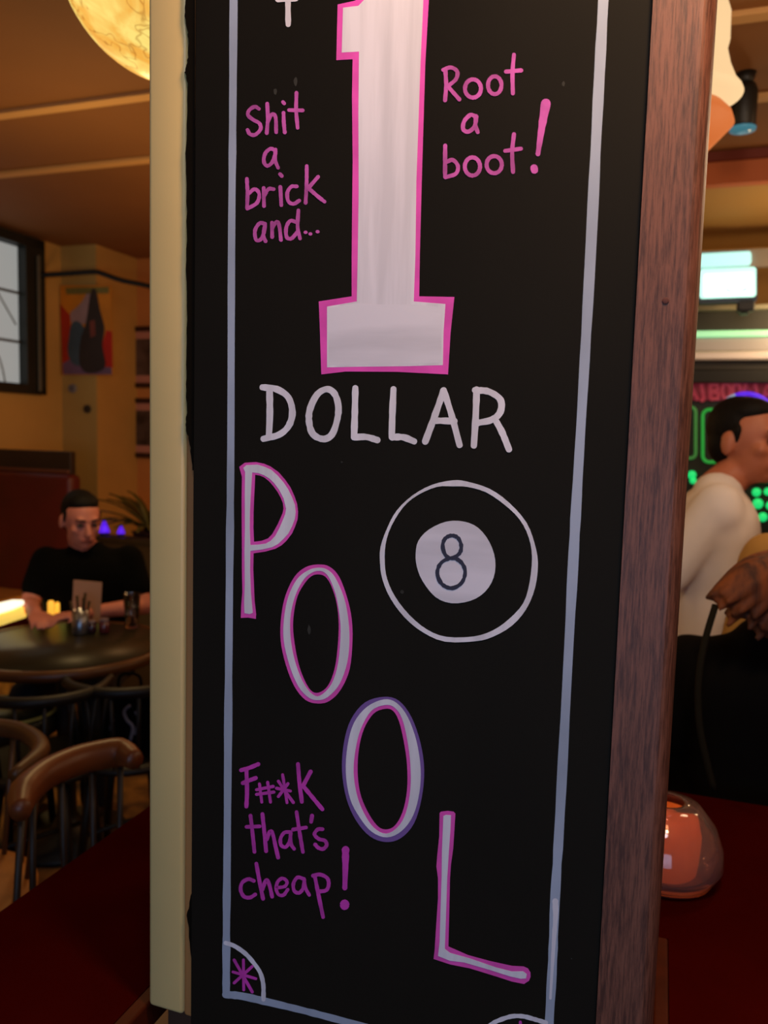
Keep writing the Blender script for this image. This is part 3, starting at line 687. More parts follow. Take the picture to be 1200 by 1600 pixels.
# woman with ginger hair in a black jacket, back to us, on a stool beyond the bar table
M_ging = mat('ginger_hair', (134, 68, 22), .75, rgb2=(70, 32, 10), scale=40, stretch=(1, 1, .25), bump=.5)
Yw = 1.58
c0 = at(1212, 960, Yw); P0 = Vector((c0.x, c0.y, 0)); fw_ = Vector((.35, .94, 0)).normalized(); sd = Vector((fw_.y, -fw_.x, 0))
hc = at(1292, 826, Yw)
wom = person('person', 'person with ginger hair in black jacket seated with back to us behind bar table', JV(
    head=hc, shL=P0-sd*.155+Z*1.095, shR=P0+sd*.19+Z*1.19,
    elL=P0-sd*.24+Z*.90-fw_*.02, elR=P0+sd*.28+Z*.93, wrL=P0-sd*.19+fw_*.22+Z*.86, wrR=P0+sd*.2+fw_*.25+Z*.90,
    hipL=P0-sd*.09+Z*.72, hipR=P0+sd*.11+Z*.72, knL=P0-sd*.12+fw_*.42+Z*.68, knR=P0+sd*.12+fw_*.42+Z*.68,
    anL=P0-sd*.10+fw_*.38+Z*.28, anR=P0+sd*.10+fw_*.38+Z*.28), (.35, .94, 0), .1, M_skin, M_ging, M_blackj, M_jean, M_shoe, sleeve=2, jacket=True, hair=False)
bm = bmesh.new(); Mh = frame((.35, .94, 0), .1); hair_shapes(bm, hc, Mh)
random.seed(3)
ends = [(1104, 936), (1113, 942), (1122, 950), (1130, 962), (1137, 974), (1145, 966), (1153, 958), (1160, 966), (1167, 980), (1174, 992), (1182, 996), (1190, 990), (1198, 998), (1207, 1004), (1216, 1000), (1226, 1006), (1238, 1004), (1250, 1006), (1264, 1004), (1280, 1006), (1298, 1000)]
for k, (x2, y2) in enumerate(ends):
    for jn in range(2):
        sx = 1232+ (x2-1104)*.42 + random.uniform(-8, 8); sy = 868 - (x2-1104)*.10 + random.uniform(-10, 10) + jn*22
        a = at(sx, sy, Yw-.07-.03*jn); b = at(x2+random.uniform(-4, 4)+jn*10, y2+random.uniform(-7, 5)-jn*8, Yw-.155-.010*(k % 3)-.008*jn)
        m_ = a.lerp(b, .5)+Vector((-.006, -.02, .022-.006*(k % 4)))
        pts_ = cr([a, m_, b], 5); n_ = len(pts_)
        tube(bm, pts_, .01, 8, radii=[.017+.006*math.sin(math.pi*i_/(n_-1))-.012*(i_/(n_-1))**2 for i_ in range(n_)])
blob('hair', bm, M_ging, wom, .0045, 3)
# collar line and seam down the back of the jacket
sp = cr([at(1118, 945, Yw-.16), at(1102, 1000, Yw-.175), at(1092, 1060, Yw-.175), at(1092, 1120, Yw-.17), at(1100, 1170, Yw-.165), at(1116, 1235, Yw-.16)], 5)
tubeo('bag_strap', sp, .006, mat('olive_strap', (34, 30, 20), .9, spec=.1), wom)
st_ = thing('bar_stool', 'black bar stool under the person with ginger hair', 'stool', (P0.x+sd.x*.01, P0.y+sd.y*.01, 0))
latheo('seat', (P0.x, P0.y, .55), [(.15, 0), (.17, .015), (.17, .045), (.15, .06)], M_leg, st_)
for k in range(4):
    a = math.pi/4+k*math.pi/2; d = Vector((math.cos(a), math.sin(a), 0))
    tubeo('leg', [P0+d*.11+Z*.55, P0+d*.19+Z*.0], .011, M_leg, st_)
tubeo('foot_ring', [P0+Vector((math.cos(k*math.pi/8), math.sin(k*math.pi/8), 0))*.165+Z*.2 for k in range(16)], .008, M_leg, st_, closed=True)

# bystander in khaki, mostly outside the picture
Yb = 1.60
c0 = at(1262, 880, Yb+.30); P0 = Vector((c0.x, c0.y, 0)); fw_ = Vector((-.1, 1, 0)).normalized(); sd = Vector((fw_.y, -fw_.x, 0))
hc = at(1318, 750, Yb+.30)
person('person', 'person in khaki shirt cut by the right edge, shoulder in front of the white T-shirt', JV(
    head=hc, shL=P0-sd*.10+Z*1.285, shR=P0+sd*.20+Z*1.30,
    elL=P0-sd*.15+Z*1.02, elR=P0+sd*.26+Z*1.02, wrL=P0-sd*.15+fw_*.04+Z*.80, wrR=P0+sd*.24+fw_*.04+Z*.80,
    hipL=P0-sd*.04+Z*.80, hipR=P0+sd*.14+Z*.80, knL=P0-sd*.05+Z*.43, knR=P0+sd*.15+Z*.43,
    anL=P0-sd*.05+Z*.075, anR=P0+sd*.15+Z*.075), (-.1, 1, 0), .05, M_skin, M_hairdk, M_tan, M_jean, M_shoe, sleeve=2)

# ------------------------------------------------------------------ left room
# round table
tc = onz(102, 1006, .75); ra = .36
M_top = mat('black_polished_table_top', (40, 36, 24), .4, spec=.3)
M_rim = mat('brown_timber_rim', (92, 52, 20), .4, var=.2, scale=12)
rt = thing('round_table', 'small round table with black top and brown timber rim in front of seated man', 'table', (tc.x, tc.y, 0))
latheo('tabletop', (tc.x, tc.y, .725), [(ra-.014, 0), (ra-.012, .024), (0.001, .025)], M_top, rt, 48)
bm = bmesh.new(); lathe(bm, (tc.x, tc.y, .715), [(ra-.0135, 0), (ra+.008, 0), (ra+.014, .016), (ra+.008, .036), (ra-.0115, .036), (ra-.0135, 0)], 48, False); mesh_obj('rim', bm, M_rim, rt, True)
latheo('pedestal', (tc.x, tc.y, 0), [(.22, 0), (.22, .02), (.06, .05), (.035, .10), (.032, .60), (.06, .68), (.12, .712), (.12, .72)], M_leg, rt)
# brown rectangular table behind on the left
M_brown = mat('honey_timber', (150, 96, 36), .45, var=.25, scale=5, stretch=(1, 6, 1))
q0 = at(-30, 905, 3.72)
ct = thing('cafe_table', 'brown timber table at the left edge beside the booth', 'table', (q0.x, q0.y, 0))
boxo('tabletop', (q0.x-.06, q0.y+.0, .735), .42, .42, .03, M_brown, ct, .006)
boxo('pedestal', (q0.x-.06, q0.y, .375), .07, .07, .69, M_leg, ct, .006)
boxo('foot', (q0.x-.06, q0.y, .015), .3, .3, .03, M_leg, ct, .006)
# booth
M_vinyl = mat('dark_red_vinyl', (84, 10, 6), .45, var=.15, scale=6)
M_dkwood = mat('dark_stained_timber', (44, 28, 16), .5, var=.2, scale=8)
bb = ab(at(60, 780, 4.35))[1]; ba0 = aW+.03; ba1 = ab(at(124, 780, 4.35))[0]; ba2 = ab(at(97, 720, 4.35))[0]
def zat(px, py, b): return onv(px, py, b).z
bt = thing('booth_seat', 'tall dark red padded booth with dark timber top rail against the left wall', 'booth', R((ba0+ba1)/2, bb, 0))
boxo('backrest', R((ba0+ba1)/2, bb+.05, (zat(100, 742, bb)+.3)/2), ba1-ba0, .10, zat(100, 742, bb)-.3, M_vinyl, bt, .03, smooth=True)
boxo('seat', R((ba0+ba1)/2, bb-.24, .40), ba1-ba0, .46, .14, M_vinyl, bt, .03, smooth=True)
boxo('plinth', R((ba0+ba1)/2, bb-.18, .16), ba1-ba0-.04, .42, .32, mat('ochre_patterned_booth_cloth', (196, 138, 56), .9, rgb2=(104, 54, 18), scale=14), bt, .004)
boxo('top_rail', R((ba0+ba2)/2, bb+.13, (zat(60, 705, bb)+.02)/2), ba2-ba0, .045, zat(60, 705, bb)-.02, M_dkwood, bt, .006)
boxo('bead', R((ba0+ba2)/2, bb+.10, zat(60, 737, bb)), ba2-ba0-.01, .02, .02, mat('brown_bead', (110, 58, 34), .5), bt, .005)
# low partition right of the man, purple party lights on it
pb_ = ab(at(195, 850, 4.3))[1]; pa_ = ab(at(148, 850, 4.3))[0]
zp = zat(190, 838, pb_)
pt = thing('partition', 'low dark timber partition behind the seated man', 'partition', R(pa_+.35, pb_, 0))
boxo('panel', R(pa_+.35, pb_, zp/2), .70, .05, zp-.01, mat('brown_partition', (58, 38, 20), .6), pt, .004)
boxo('cap_rail', R(pa_+.35, pb_, zp-.015), .72, .09, .03, M_dkwood, pt, .006)
M_pur = mat('violet_led', (90, 40, 255), .4, emit=(84, 26, 235), estr=1.0)
for px, py, r_, lab in ((163, 830, .024, 'larger violet party light beside the face of the seated man'), (189, 827, .017, 'smaller violet party light at the right on the partition')):
    p = onv(px, py, pb_); 
    pl = thing('party_light', lab, 'lamp', (p.x, p.y, zp), group='violet party lights')
    latheo('base', (p.x, p.y, zp+.0005), [(r_*1.1, 0), (r_*1.1, .008), (r_*.6, .014)], M_leg, pl, 16)
    latheo('glow_cone', (p.x, p.y, zp+.015), [(r_*1.2, 0), (r_*1.1, .01), (r_*.5, r_*2), (.002, r_*2.8)], M_pur, pl, 16)
# things on the round table
M_tin = mat('brushed_tin', (150, 150, 160), .3, metal=.9)
M_card = mat('cream_card', (196, 150, 120), .8)
M_cut = mat('dark_cutlery_handles', (60, 44, 22), .45, metal=.4)
zt = .751
p = onz(126, 990, zt)
cd = thing('cutlery_tin', 'small metal tin of cutlery at the middle of the round table', 'tin', (p.x, p.y, zt))
latheo('tin', (p.x, p.y, zt), [(.030, 0), (.032, .004), (.032, .095), (.029, .095), (.028, .01)], M_tin, cd, 24)
for k, (dx, h) in enumerate(((-.020, .13), (-.008, .15), (.004, .14), (.016, .165), (.022, .13))):
    tubeo('fork' if k % 2 else 'knife', [(p.x+dx*.6, p.y+.01*(k % 3-1), zt+.013), (p.x+dx*1.6, p.y+.016*(k % 3-1), zt+h)], .004, M_cut, cd, radii=[.003, .006], seg=6)
p = onz(136, 976, zt)
mc = thing('menu_card', 'blank pale card standing behind the cutlery tin', 'card', (p.x, p.y, zt))
boxo('card', (p.x, p.y+.0, zt+.013+.085), .115, .003, .165, M_card, mc, 0, room=False, rot=Matrix.Rotation(.06, 3, 'Y'))
boxo('stand', (p.x, p.y+.0, zt+.009), .07, .03, .017, M_dkwood, mc, .003, room=False)
for px, py, r_, h, c_, lab in ((144, 989, .018, .05, (60, 30, 40), 'small dark sauce pot right of the cutlery tin'), (163, 989, .021, .058, (96, 40, 44), 'reddish sauce pot, second to the right of the cutlery tin')):
    p = onz(px, py, zt)
    o = thing('sauce_pot', lab, 'pot', (p.x, p.y, zt), group='sauce pots on the round table')
    latheo('jar', (p.x, p.y, zt), [(r_*.8, 0), (r_, .006), (r_, h*.75), (r_*.8, h*.8)], mat('sauce%d' % px, c_, .15, spec=.8), o, 20)
    latheo('lid', (p.x, p.y, zt+h*.8+.0005), [(r_*.85, 0), (r_*.85, h*.18), (r_*.6, h*.2)], mat('pot_lid', (120, 100, 110), .3), o, 20)
M_amber = mat('jar_glow', (255, 190, 70), .4, emit=(250, 180, 60), estr=1.0)
M_yel = mat('yellow_dot_glow', (230, 220, 90), .4, emit=(225, 215, 95), estr=.9)
M_glass = mat('clear_glass', (235, 235, 235), .05, trans=1.0)
for px, py, r_, h, m_, lab in ((80, 962, .014, .070, M_amber, 'tall bright yellow jar at the left of the round table'), (90, 960, .009, .058, M_amber, 'slim bright yellow jar just right of the tall one'), (97, 966, .014, .026, M_yel, 'round yellow glowing dot left of the cutlery tin'), (150, 966, .013, .022, M_yel, 'round yellow glowing dot right of the cutlery tin'), (54, 966, .009, .045, M_yel, 'small pale glowing dot by the hand of the seated man')):
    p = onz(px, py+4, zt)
    o = thing('candle', lab, 'candle', (p.x, p.y, zt), group='bright yellow jars and dots on the round table')  # no candles: yellow jars lit from outside and small dots, brightness put in as glow
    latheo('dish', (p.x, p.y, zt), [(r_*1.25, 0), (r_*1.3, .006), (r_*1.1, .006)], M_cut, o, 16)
    latheo('glow_body', (p.x, p.y, zt+.0065), [(r_, 0), (r_, h*.85), (r_*.7, h*.97), (.001, h)], m_, o, 16)
p = onz(206, 980, zt)
gl = thing('drinking_glass', 'glass of brown drink at the right side of the round table', 'glass', (p.x, p.y, zt))
latheo('glass', (p.x, p.y, zt), [(.024, 0), (.026, .003), (.034, .14), (.032, .14), (.024, .008)], M_glass, gl, 24)
latheo('drink', (p.x, p.y, zt+.009), [(.0225, 0), (.029, .09), (.001, .0901)], mat('brown_drink', (110, 56, 24), .1), gl, 24)
# bright streaks of light put in as glowing tubes and a wedge
M_strip = mat('white_strip_glow', (255, 246, 210), .5, emit=(255, 250, 222), estr=1.25)
M_strip2 = mat('yellow_glow', (255, 220, 90), .5, emit=(240, 200, 90), estr=.9)
a = at(-40, 962, 3.22); b = at(36, 941, 3.22)
sl = thing('bright_streak', 'streak of bright light at the left edge behind the round table, built as glowing tubes', 'lamp', ((a+b)/2))
tubeo('tube', [a, a.lerp(b, .8), b], .02, M_strip, sl, radii=[.030, .022, .010])
tubeo('painted_glow', [a-Z*.045, b-Z*.04], .02, M_strip2, sl, radii=[.03, .026])
tubeo('bracket', [(a.x-.02, a.y, 0), (a.x-.02, a.y, a.z-.05)], .012, M_leg, sl)  # post added to hold the glowing tubes
a = at(14, 1052, 3.3); b = at(54, 1050, 3.3)
s2 = thing('light_wedge', 'small bright wedge of light beneath the round table, built as a glowing solid', 'lamp', (b.x, b.y, 0))
prismo('shade', [at(18, 1050, 3.3), at(52, 1038, 3.3), at(58, 1056, 3.3), at(44, 1061, 3.3), at(30, 1059, 3.3)], (0, .05, 0), M_strip, s2)  # the wedge of light itself, no lampshade
tubeo('added_stem', [(b.x-.02, b.y+.025, .015), at(45, 1059, 3.325)], .008, M_leg, s2)
latheo('base', (b.x-.02, b.y+.025, 0), [(.08, 0), (.08, .012), (.02, .02)], M_leg, s2, 20)  # stem and base added to hold the glowing wedge
# low stool with light rim
p = onz(14, 1108, .50)
ls = thing('stool', 'low round stool with black padded seat at the left edge', 'stool', (p.x, p.y, 0))
latheo('seat', (p.x, p.y, .40), [(.15, 0), (.175, .02), (.178, .075), (.16, .10), (.001, .105)], mat('dark_green_black_vinyl', (22, 24, 16), .35), ls)
tubeo('piping', [(p.x+.168*math.cos(k*math.pi/12), p.y+.168*math.sin(k*math.pi/12), .498) for k in range(24)], .006, mat('pale_piping', (190, 176, 90), .5), ls, closed=True)
for k in range(4):
    a_ = .4+k*math.pi/2; d = Vector((math.cos(a_), math.sin(a_), 0)); c_ = Vector((p.x, p.y, 0))
    tubeo('leg', [c_+d*.12+Z*.40, c_+d*.15], .014, M_leg, ls)

# bentwood armchairs
def armchair(label, pts_rail, seatc, zr, m, seatm, rw=.017, group='timber armchairs', spm=None, nsp=8):
    c = thing('armchair', label, 'chair', (seatc[0], seatc[1], 0), group=group)
    rail = cr([Vector((x, y, zr)) for x, y in pts_rail], 6)
    bm = bmesh.new(); n = len(rail); rings = []
    for i, p in enumerate(rail):
        t = (rail[min(i+1, n-1)]-rail[max(i-1, 0)]).normalized(); s_ = Vector((-t.y, t.x, 0)); e = min(i, n-1-i)/n; k = .62+.38*min(1, e*6)
        wd = rw*1.25*k; hh = rw*1.3*k
        rings.append([bm.verts.new(p+s_*wd*math.cos(a)+Z*hh*math.sin(a)) for a in [2*math.pi*j/10 for j in range(10)]])
    for A, B in zip(rings, rings[1:]):
        for j in range(10): bm.faces.new((A[j], A[(j+1) % 10], B[(j+1) % 10], B[j]))
    bm.faces.new(rings[0]); bm.faces.new(rings[-1]); bmesh.ops.recalc_face_normals(bm, faces=bm.faces)
    mesh_obj('back_rail', bm, m, c, True)
    sc_ = Vector((seatc[0], seatc[1], 0))
    latheo('seat', (sc_.x, sc_.y, .43), [(.17, 0), (.20, .012), (.20, .030), (.17, .036), (.001, .028)], seatm, c, 28)
    for i in range(2, n-1, max(1, n//nsp)):
        p = rail[i]; f = Vector((p.x, p.y, 0))-sc_; f = f.normalized()*.175
        tubeo('spindle', [sc_+f+Z*.462, Vector((p.x, p.y, zr-rw))], .007, spm or m, c, seg=8)
    for k in range(4):
        a_ = math.pi/4+k*math.pi/2; d = Vector((math.cos(a_), math.sin(a_), 0))
        tubeo('leg', [sc_+d*.14+Z*.43, sc_+d*.20], .016, m, c, radii=[.017, .012])
    tubeo('stretcher', [sc_+Vector((.125, .125, .2)), sc_+Vector((-.125, -.125, .2))], .008, m, c)
    return c
M_bent = mat('orange_brown_bentwood', (112, 54, 20), .42, var=.15, scale=10)
M_bent2 = mat('mid_brown_bentwood', (88, 52, 22), .45, var=.15, scale=10)
M_seat = mat('tan_seat', (170, 110, 44), .5, var=.15, scale=6)
zr = .86
rp = [onz(x, y, zr) for x, y in ((32, 1268), (38, 1240), (68, 1212), (110, 1192), (150, 1181), (188, 1176), (212, 1188))]
armchair('orange-brown armchair with curved back rail behind the left corner of bar table', [(p.x, p.y) for p in rp], (rp[3].x+.13, rp[3].y-.15), zr, M_bent, M_bent, .024, spm=M_dkwood, nsp=5)
zr2 = .78
cc = onz(-85, 1400, .45)
armchair('brown armchair with tan round seat at the left edge', [(cc.x+.21*math.cos(t), cc.y+.21*math.sin(t)) for t in [math.radians(a) for a in (200, 160, 120, 90, 60, 20, -20)]], (cc.x, cc.y), zr2, M_bent2, M_seat)
M_blk = mat('black_painted_chair', (14, 12, 11), .5)
for px, py, ang, lab in ((206, 1172, 270, 'black armchair at the near right side of the round table, black bag on its seat'), (70, 1190, 270, 'black armchair directly in front of the round table')):
    cc = onz(px, py, .45)
    armchair(lab, [(cc.x+.21*math.cos(t), cc.y+.21*math.sin(t)) for t in [math.radians(ang+a) for a in (-110, -70, -35, 0, 35, 70, 110)]], (cc.x, cc.y), .72, M_blk, M_blk, .014)
# bag with pale print hanging on the right
p = onz(206, 1172, .467); p = Vector((p.x, p.y-.02, .467+.105))
bg = thing('tote_bag', 'black tote bag with pale curly print standing on the black armchair', 'bag', (p.x, p.y, p.z-.105))
boxo('pouch', p, .19, .06, .21, M_black, bg, .02, room=False, smooth=True)
tubeo('handle', cr([p+Vector((-.04, 0, .095)), p+Vector((-.03, 0, .16)), p+Vector((.03, 0, .16)), p+Vector((.04, 0, .095))], 6), .005, M_black, bg)
M_print = mat('grey_print', (120, 118, 132), .8)
for ln in ([(.012, .07), (-.008, .05), (.0, .02), (.02, -.005), (.012, -.05)], [(-.045, .02), (-.052, -.01), (-.044, -.03)], [(.03, .05), (.04, .02), (.028, -.03)]):
    tubeo('print', cr([p+Vector((x, -.0312, z)) for x, z in ln], 5), .006, M_print, bg, seg=6)

# pictures, poster, badges, cable, plant
def onV(x, y, b): return onv(x, y, b)
M_fr = mat('dark_brown_frame', (52, 22, 12), .5); M_mt = mat('pinkish_mount', (190, 130, 118), .8); M_ph = mat('dark_photo', (52, 36, 30), .5, rgb2=(96, 76, 72), scale=9)
for (y0, y1, lab) in ((511, 606, 'upper of two dark-framed photographs on the orange wall'), (622, 714, 'lower of two dark-framed photographs on the orange wall')):
    p0 = onv(199, y1, bF); p1 = onv(199, y0, bF); a0 = ab(p0)[0]; wd = .30; hh = p1.z-p0.z; cz = (p0.z+p1.z)/2
    f = thing('framed_picture', lab, 'picture', R(a0+wd/2, bF-.012, p0.z), group='framed pictures on the far wall')
    bm = bmesh.new(); t_ = .034
    for (da, dz, sx, sz) in ((0, hh/2-t_/2, wd, t_), (0, -hh/2+t_/2, wd, t_), (-wd/2+t_/2, 0, t_, hh), (wd/2-t_/2, 0, t_, hh)): box(bm, R(a0+wd/2+da, bF-.012, cz+dz), sx, .024, sz, bev=.003)
    mesh_obj('frame', bm, M_fr, f)
    boxo('mount', R(a0+wd/2, bF-.009, cz), wd-2*t_, .006, hh-2*t_, M_mt, f)
    boxo('photo', R(a0+wd/2, bF-.013, cz), wd-2*t_-.07, .003, hh-2*t_-.10, M_ph, f)
# poster
bP = bPl-.02
def pp(x, y, o=0): 
    return onv(x, y, bP-o)
ps = thing('poster', 'colourful poster of two vague figures on orange and red hanging near the window', 'poster', pp(135, 586))
def ppoly(name, pts, col, o, th=.003):
    if o > .0019 and len(pts) >= 6: pts = sm(pts, 4)
    return prismo(name, [pp(x, y, o) for x, y in pts], V*th, mat('poster_%s_%d' % (name, len(MATS)), col, .7, var=.15, scale=5), ps)
ppoly('sheet', [(94, 446), (172, 446), (176, 586), (97, 586)], (222, 140, 34), .0, .004)
ppoly('print_area', [(94, 475), (109, 492), (114, 584), (98, 584)], (186, 46, 22), .001, .001)
ppoly('print_area', [(166, 516), (175, 518), (176, 574), (160, 584), (160, 536)], (205, 34, 12), .001, .001)
ppoly('print_area', [(98, 568), (114, 558), (150, 572), (174, 574), (175, 585), (99, 585)], (120, 92, 130), .0015, .001)
ppoly('print_area', [(110, 490), (118, 482), (128, 472), (140, 455), (140, 500), (114, 506)], (170, 140, 148), .002, .001)
ppoly('print_area', [(112, 506), (122, 502), (134, 520), (134, 566), (116, 570), (106, 552), (108, 524)], (70, 92, 112), .0025, .001)
ppoly('print_area', [(142, 456), (150, 454), (156, 484), (163, 512), (160, 540), (164, 574), (138, 583), (124, 568), (126, 530), (134, 505)], (54, 44, 44), .003, .001)
ppoly('print_area', [(140, 502), (148, 500), (149, 524), (141, 528)], (130, 64, 56), .0035, .001)
ppoly('title_strip', [(102, 450), (170, 448), (170, 458), (104, 460)], (130, 120, 60), .002, .001)
# badges on the pilaster
for px, py, r_, c_, lab in ((114, 607, .030, (130, 128, 140), 'grey round badge on the pilaster under the poster'), (137, 639, .028, (62, 52, 48), 'small dark round badge on the pilaster, lower of two')):
    p = onv(px, py, bPl)
    o = thing('wall_badge', lab, 'badge', p, group='round badges on the pilaster')
    bm = bmesh.new(); bmesh.ops.create_cone(bm, cap_ends=True, segments=24, radius1=r_, radius2=r_*.9, depth=.012)
    for v in bm.verts: v.co = p + U*v.co.x + Z*v.co.y - V*(v.co.z+.006)
    mesh_obj('disc', bm, mat('badge%d' % px, c_, .5), o)
    bm = bmesh.new(); bmesh.ops.create_cone(bm, cap_ends=True, segments=24, radius1=r_*.6, radius2=r_*.55, depth=.004)
    for v in bm.verts: v.co = p + U*v.co.x + Z*v.co.y - V*(v.co.z+.014)
    mesh_obj('centre', bm, mat('badgec%d' % px, tuple(int(x*.8) for x in c_), .5), o)
# black duct hose strung along the walls
c0_ = onu(58, 430, aW+.03)
pts = [c0_, at(66, 430, 5.0), at(100, 428, 5.0), at(146, 425, 4.95), at(158, 427, 4.9), at(190, 438, 4.85), at(228, 446, 4.8), at(290, 462, 4.75)]
o = tubeo('cable', cr(pts, 5), .015, mat('black_rubber', (16, 14, 12), .6)); tag(o, 'thick black cable running from the window frame towards the pillar', 'cable')
# potted plant in the corner by the pictures
random.seed(11)
p = at(236, 846, 4.55)
pl = thing('potted_plant', 'leafy olive-green pot plant on a tall stand behind the partition', 'plant', (p.x, p.y, 0))
latheo('pot', (p.x, p.y, 0.80), [(.07, 0), (.10, .16), (.11, .17), (.09, .17)], mat('terracotta_dark', (70, 40, 28), .7), pl)
latheo('stand', (p.x, p.y, 0), [(.14, 0), (.14, .03), (.03, .06), (.03, .74), (.11, .78), (.11, .795)], M_dkwood, pl)
M_leaf = mat('olive_leaf', (84, 80, 30), .5, var=.3, scale=6)
for k in range(26):
    a_ = random.uniform(0, 6.28); L = random.uniform(.18, .34); el = random.uniform(.5, 1.5); d = Vector((math.cos(a_)*math.cos(el), math.sin(a_)*math.cos(el), math.sin(el)))
    b0 = Vector((p.x, p.y, .96)); s_ = d.cross(Z).normalized(); bm = bmesh.new(); row = []
    for i in range(7):
        t = i/6; c_ = b0+d*L*t*1.5+Vector((math.cos(a_), math.sin(a_), 0))*t*t*.10-Z*t*t*.16; w_ = .028*math.sin(math.pi*min(1, t*.95+.05))+.001
        row.append((bm.verts.new(c_-s_*w_), bm.verts.new(c_+Z*-.006), bm.verts.new(c_+s_*w_)))
    for A, B in zip(row, row[1:]): bm.faces.new((A[0], A[1], B[1], B[0])); bm.faces.new((A[1], A[2], B[2], B[1]))
    lf = mesh_obj('leaf', bm, M_leaf, pl, True); sm_ = lf.modifiers.new('thick', 'SOLIDIFY'); sm_.thickness = .0015

# pendant globe, left ------------------------------------------------
gm = bpy.data.materials.new('crackled_amber_glass'); gm.use_nodes = True; nt = gm.node_tree; b_ = nt.nodes['Principled BSDF']
tcn = nt.nodes.new('ShaderNodeTexCoord'); n1 = nt.nodes.new('ShaderNodeTexNoise'); n1.inputs['Scale'].default_value = 11; n1.inputs['Detail'].default_value = 5; n1.inputs['Distortion'].default_value = 1.5
nt.links.new(tcn.outputs['Object'], n1.inputs['Vector'])
c1 = nt.nodes.new('ShaderNodeValToRGB'); c1.color_ramp.elements[0].position = .36; c1.color_ramp.elements[0].color = (*s2l((244, 176, 70)), 1); c1.color_ramp.elements[1].position = .64; c1.color_ramp.elements[1].color = (*s2l((255, 226, 122)), 1)
nt.links.new(n1.outputs[0], c1.inputs[0])
vo = nt.nodes.new('ShaderNodeTexVoronoi'); vo.feature = 'DISTANCE_TO_EDGE'; vo.inputs['Scale'].default_value = 13
dn_ = nt.nodes.new('ShaderNodeTexNoise'); dn_.inputs['Scale'].default_value = 20; mixv = nt.nodes.new('ShaderNodeMix'); mixv.data_type = 'VECTOR'; mixv.inputs[0].default_value = .12
nt.links.new(tcn.outputs['Object'], dn_.inputs['Vector']); nt.links.new(tcn.outputs['Object'], mixv.inputs[4]); nt.links.new(dn_.outputs[1], mixv.inputs[5]); nt.links.new(mixv.outputs[1], vo.inputs['Vector'])
c2 = nt.nodes.new('ShaderNodeValToRGB'); c2.color_ramp.elements[0].position = 0; c2.color_ramp.elements[0].color = (.55, .42, .3, 1); c2.color_ramp.elements[1].position = .035; c2.color_ramp.elements[1].color = (1, 1, 1, 1)
nt.links.new(vo.outputs['Distance'], c2.inputs[0])
mx = nt.nodes.new('ShaderNodeMix'); mx.data_type = 'RGBA'; mx.blend_type = 'MULTIPLY'; mx.inputs[0].default_value = .8
nt.links.new(c1.outputs[0], mx.inputs[6]); nt.links.new(c2.outputs[0], mx.inputs[7])
nt.links.new(mx.outputs[2], b_.inputs['Emission Color']); b_.inputs['Emission Strength'].default_value = 1.0; b_.inputs['Base Color'].default_value = (.2, .12, .04, 1); b_.inputs['Roughness'].default_value = .3
gc = at(272, -62, 1.42); gr_ = (gc-at(272+178, -62, 1.42)).length*.985
gt = thing('globe_pendant', 'glowing amber crackled glass globe pendant at the upper left', 'lamp', (gc.x, gc.y, CEIL))
bm = bmesh.new(); bmesh.ops.create_uvsphere(bm, u_segments=64, v_segments=40, radius=gr_)
bmesh.ops.delete(bm, geom=[v for v in bm.verts if v.co.z > gr_*.97], context='VERTS')
for v in bm.verts: v.co += gc
mesh_obj('globe', bm, gm, gt, True)
latheo('gallery', (gc.x, gc.y, gc.z+gr_*.965), [(.062, 0), (.062, .03), (.02, .05), (.012, .06)], mat('brass', (170, 120, 50), .35, metal=.9), gt)
tubeo('rod', [(gc.x, gc.y, gc.z+gr_+.05), (gc.x, gc.y, CEIL-.02)], .006, MATS['brass'], gt)
latheo('rose', (gc.x, gc.y, CEIL-.025), [(.02, 0), (.05, .012), (.055, .0245)], MATS['brass'], gt)
ga = gc.y
# pendant right of the pillar: cream fluted shade with amber bowl
Yp = 1.9; k_ = Yp/1250
ax = at(1062, 120, Yp)
lp_ = thing('shade_pendant', 'pendant lamp with flared cream shade and orange bowl beside the pillar', 'lamp', (ax.x, ax.y, CEIL))
M_shade = mat('lit_cream_shade', (70, 56, 40), .7, emit=(255, 214, 158), estr=.92)
M_bowl = mat('lit_orange_bowl', (80, 44, 24), .7, emit=(214, 110, 50), estr=.85)
yz = lambda y: at(1062, y, Yp).z
prof = [(x*k_, yz(y)-ax.z) for x, y in ((50, 168), (74, 164), (90, 154), (88, 149), (80, 138), (70, 112), (64, 86), (67, 70), (66, 30), (60, 10), (63, -10), (52, -60), (28, -75))]
latheo('shade', ax, prof, M_shade, lp_, 40, False)
prof = [(x*k_, yz(y)-ax.z) for x, y in ((1, 262), (30, 252), (52, 232), (80, 200), (76, 186), (64, 172), (52, 168.5))]
latheo('bowl', ax, prof, M_bowl, lp_, 40, False)
tubeo('cord', [Vector((ax.x, ax.y, yz(-76))), Vector((ax.x, ax.y, CEIL-.01))], .004, M_leg, lp_)
latheo('rose', (ax.x, ax.y, CEIL-.02), [(.02, 0), (.045, .012), (.045, .0195)], M_cream, lp_)
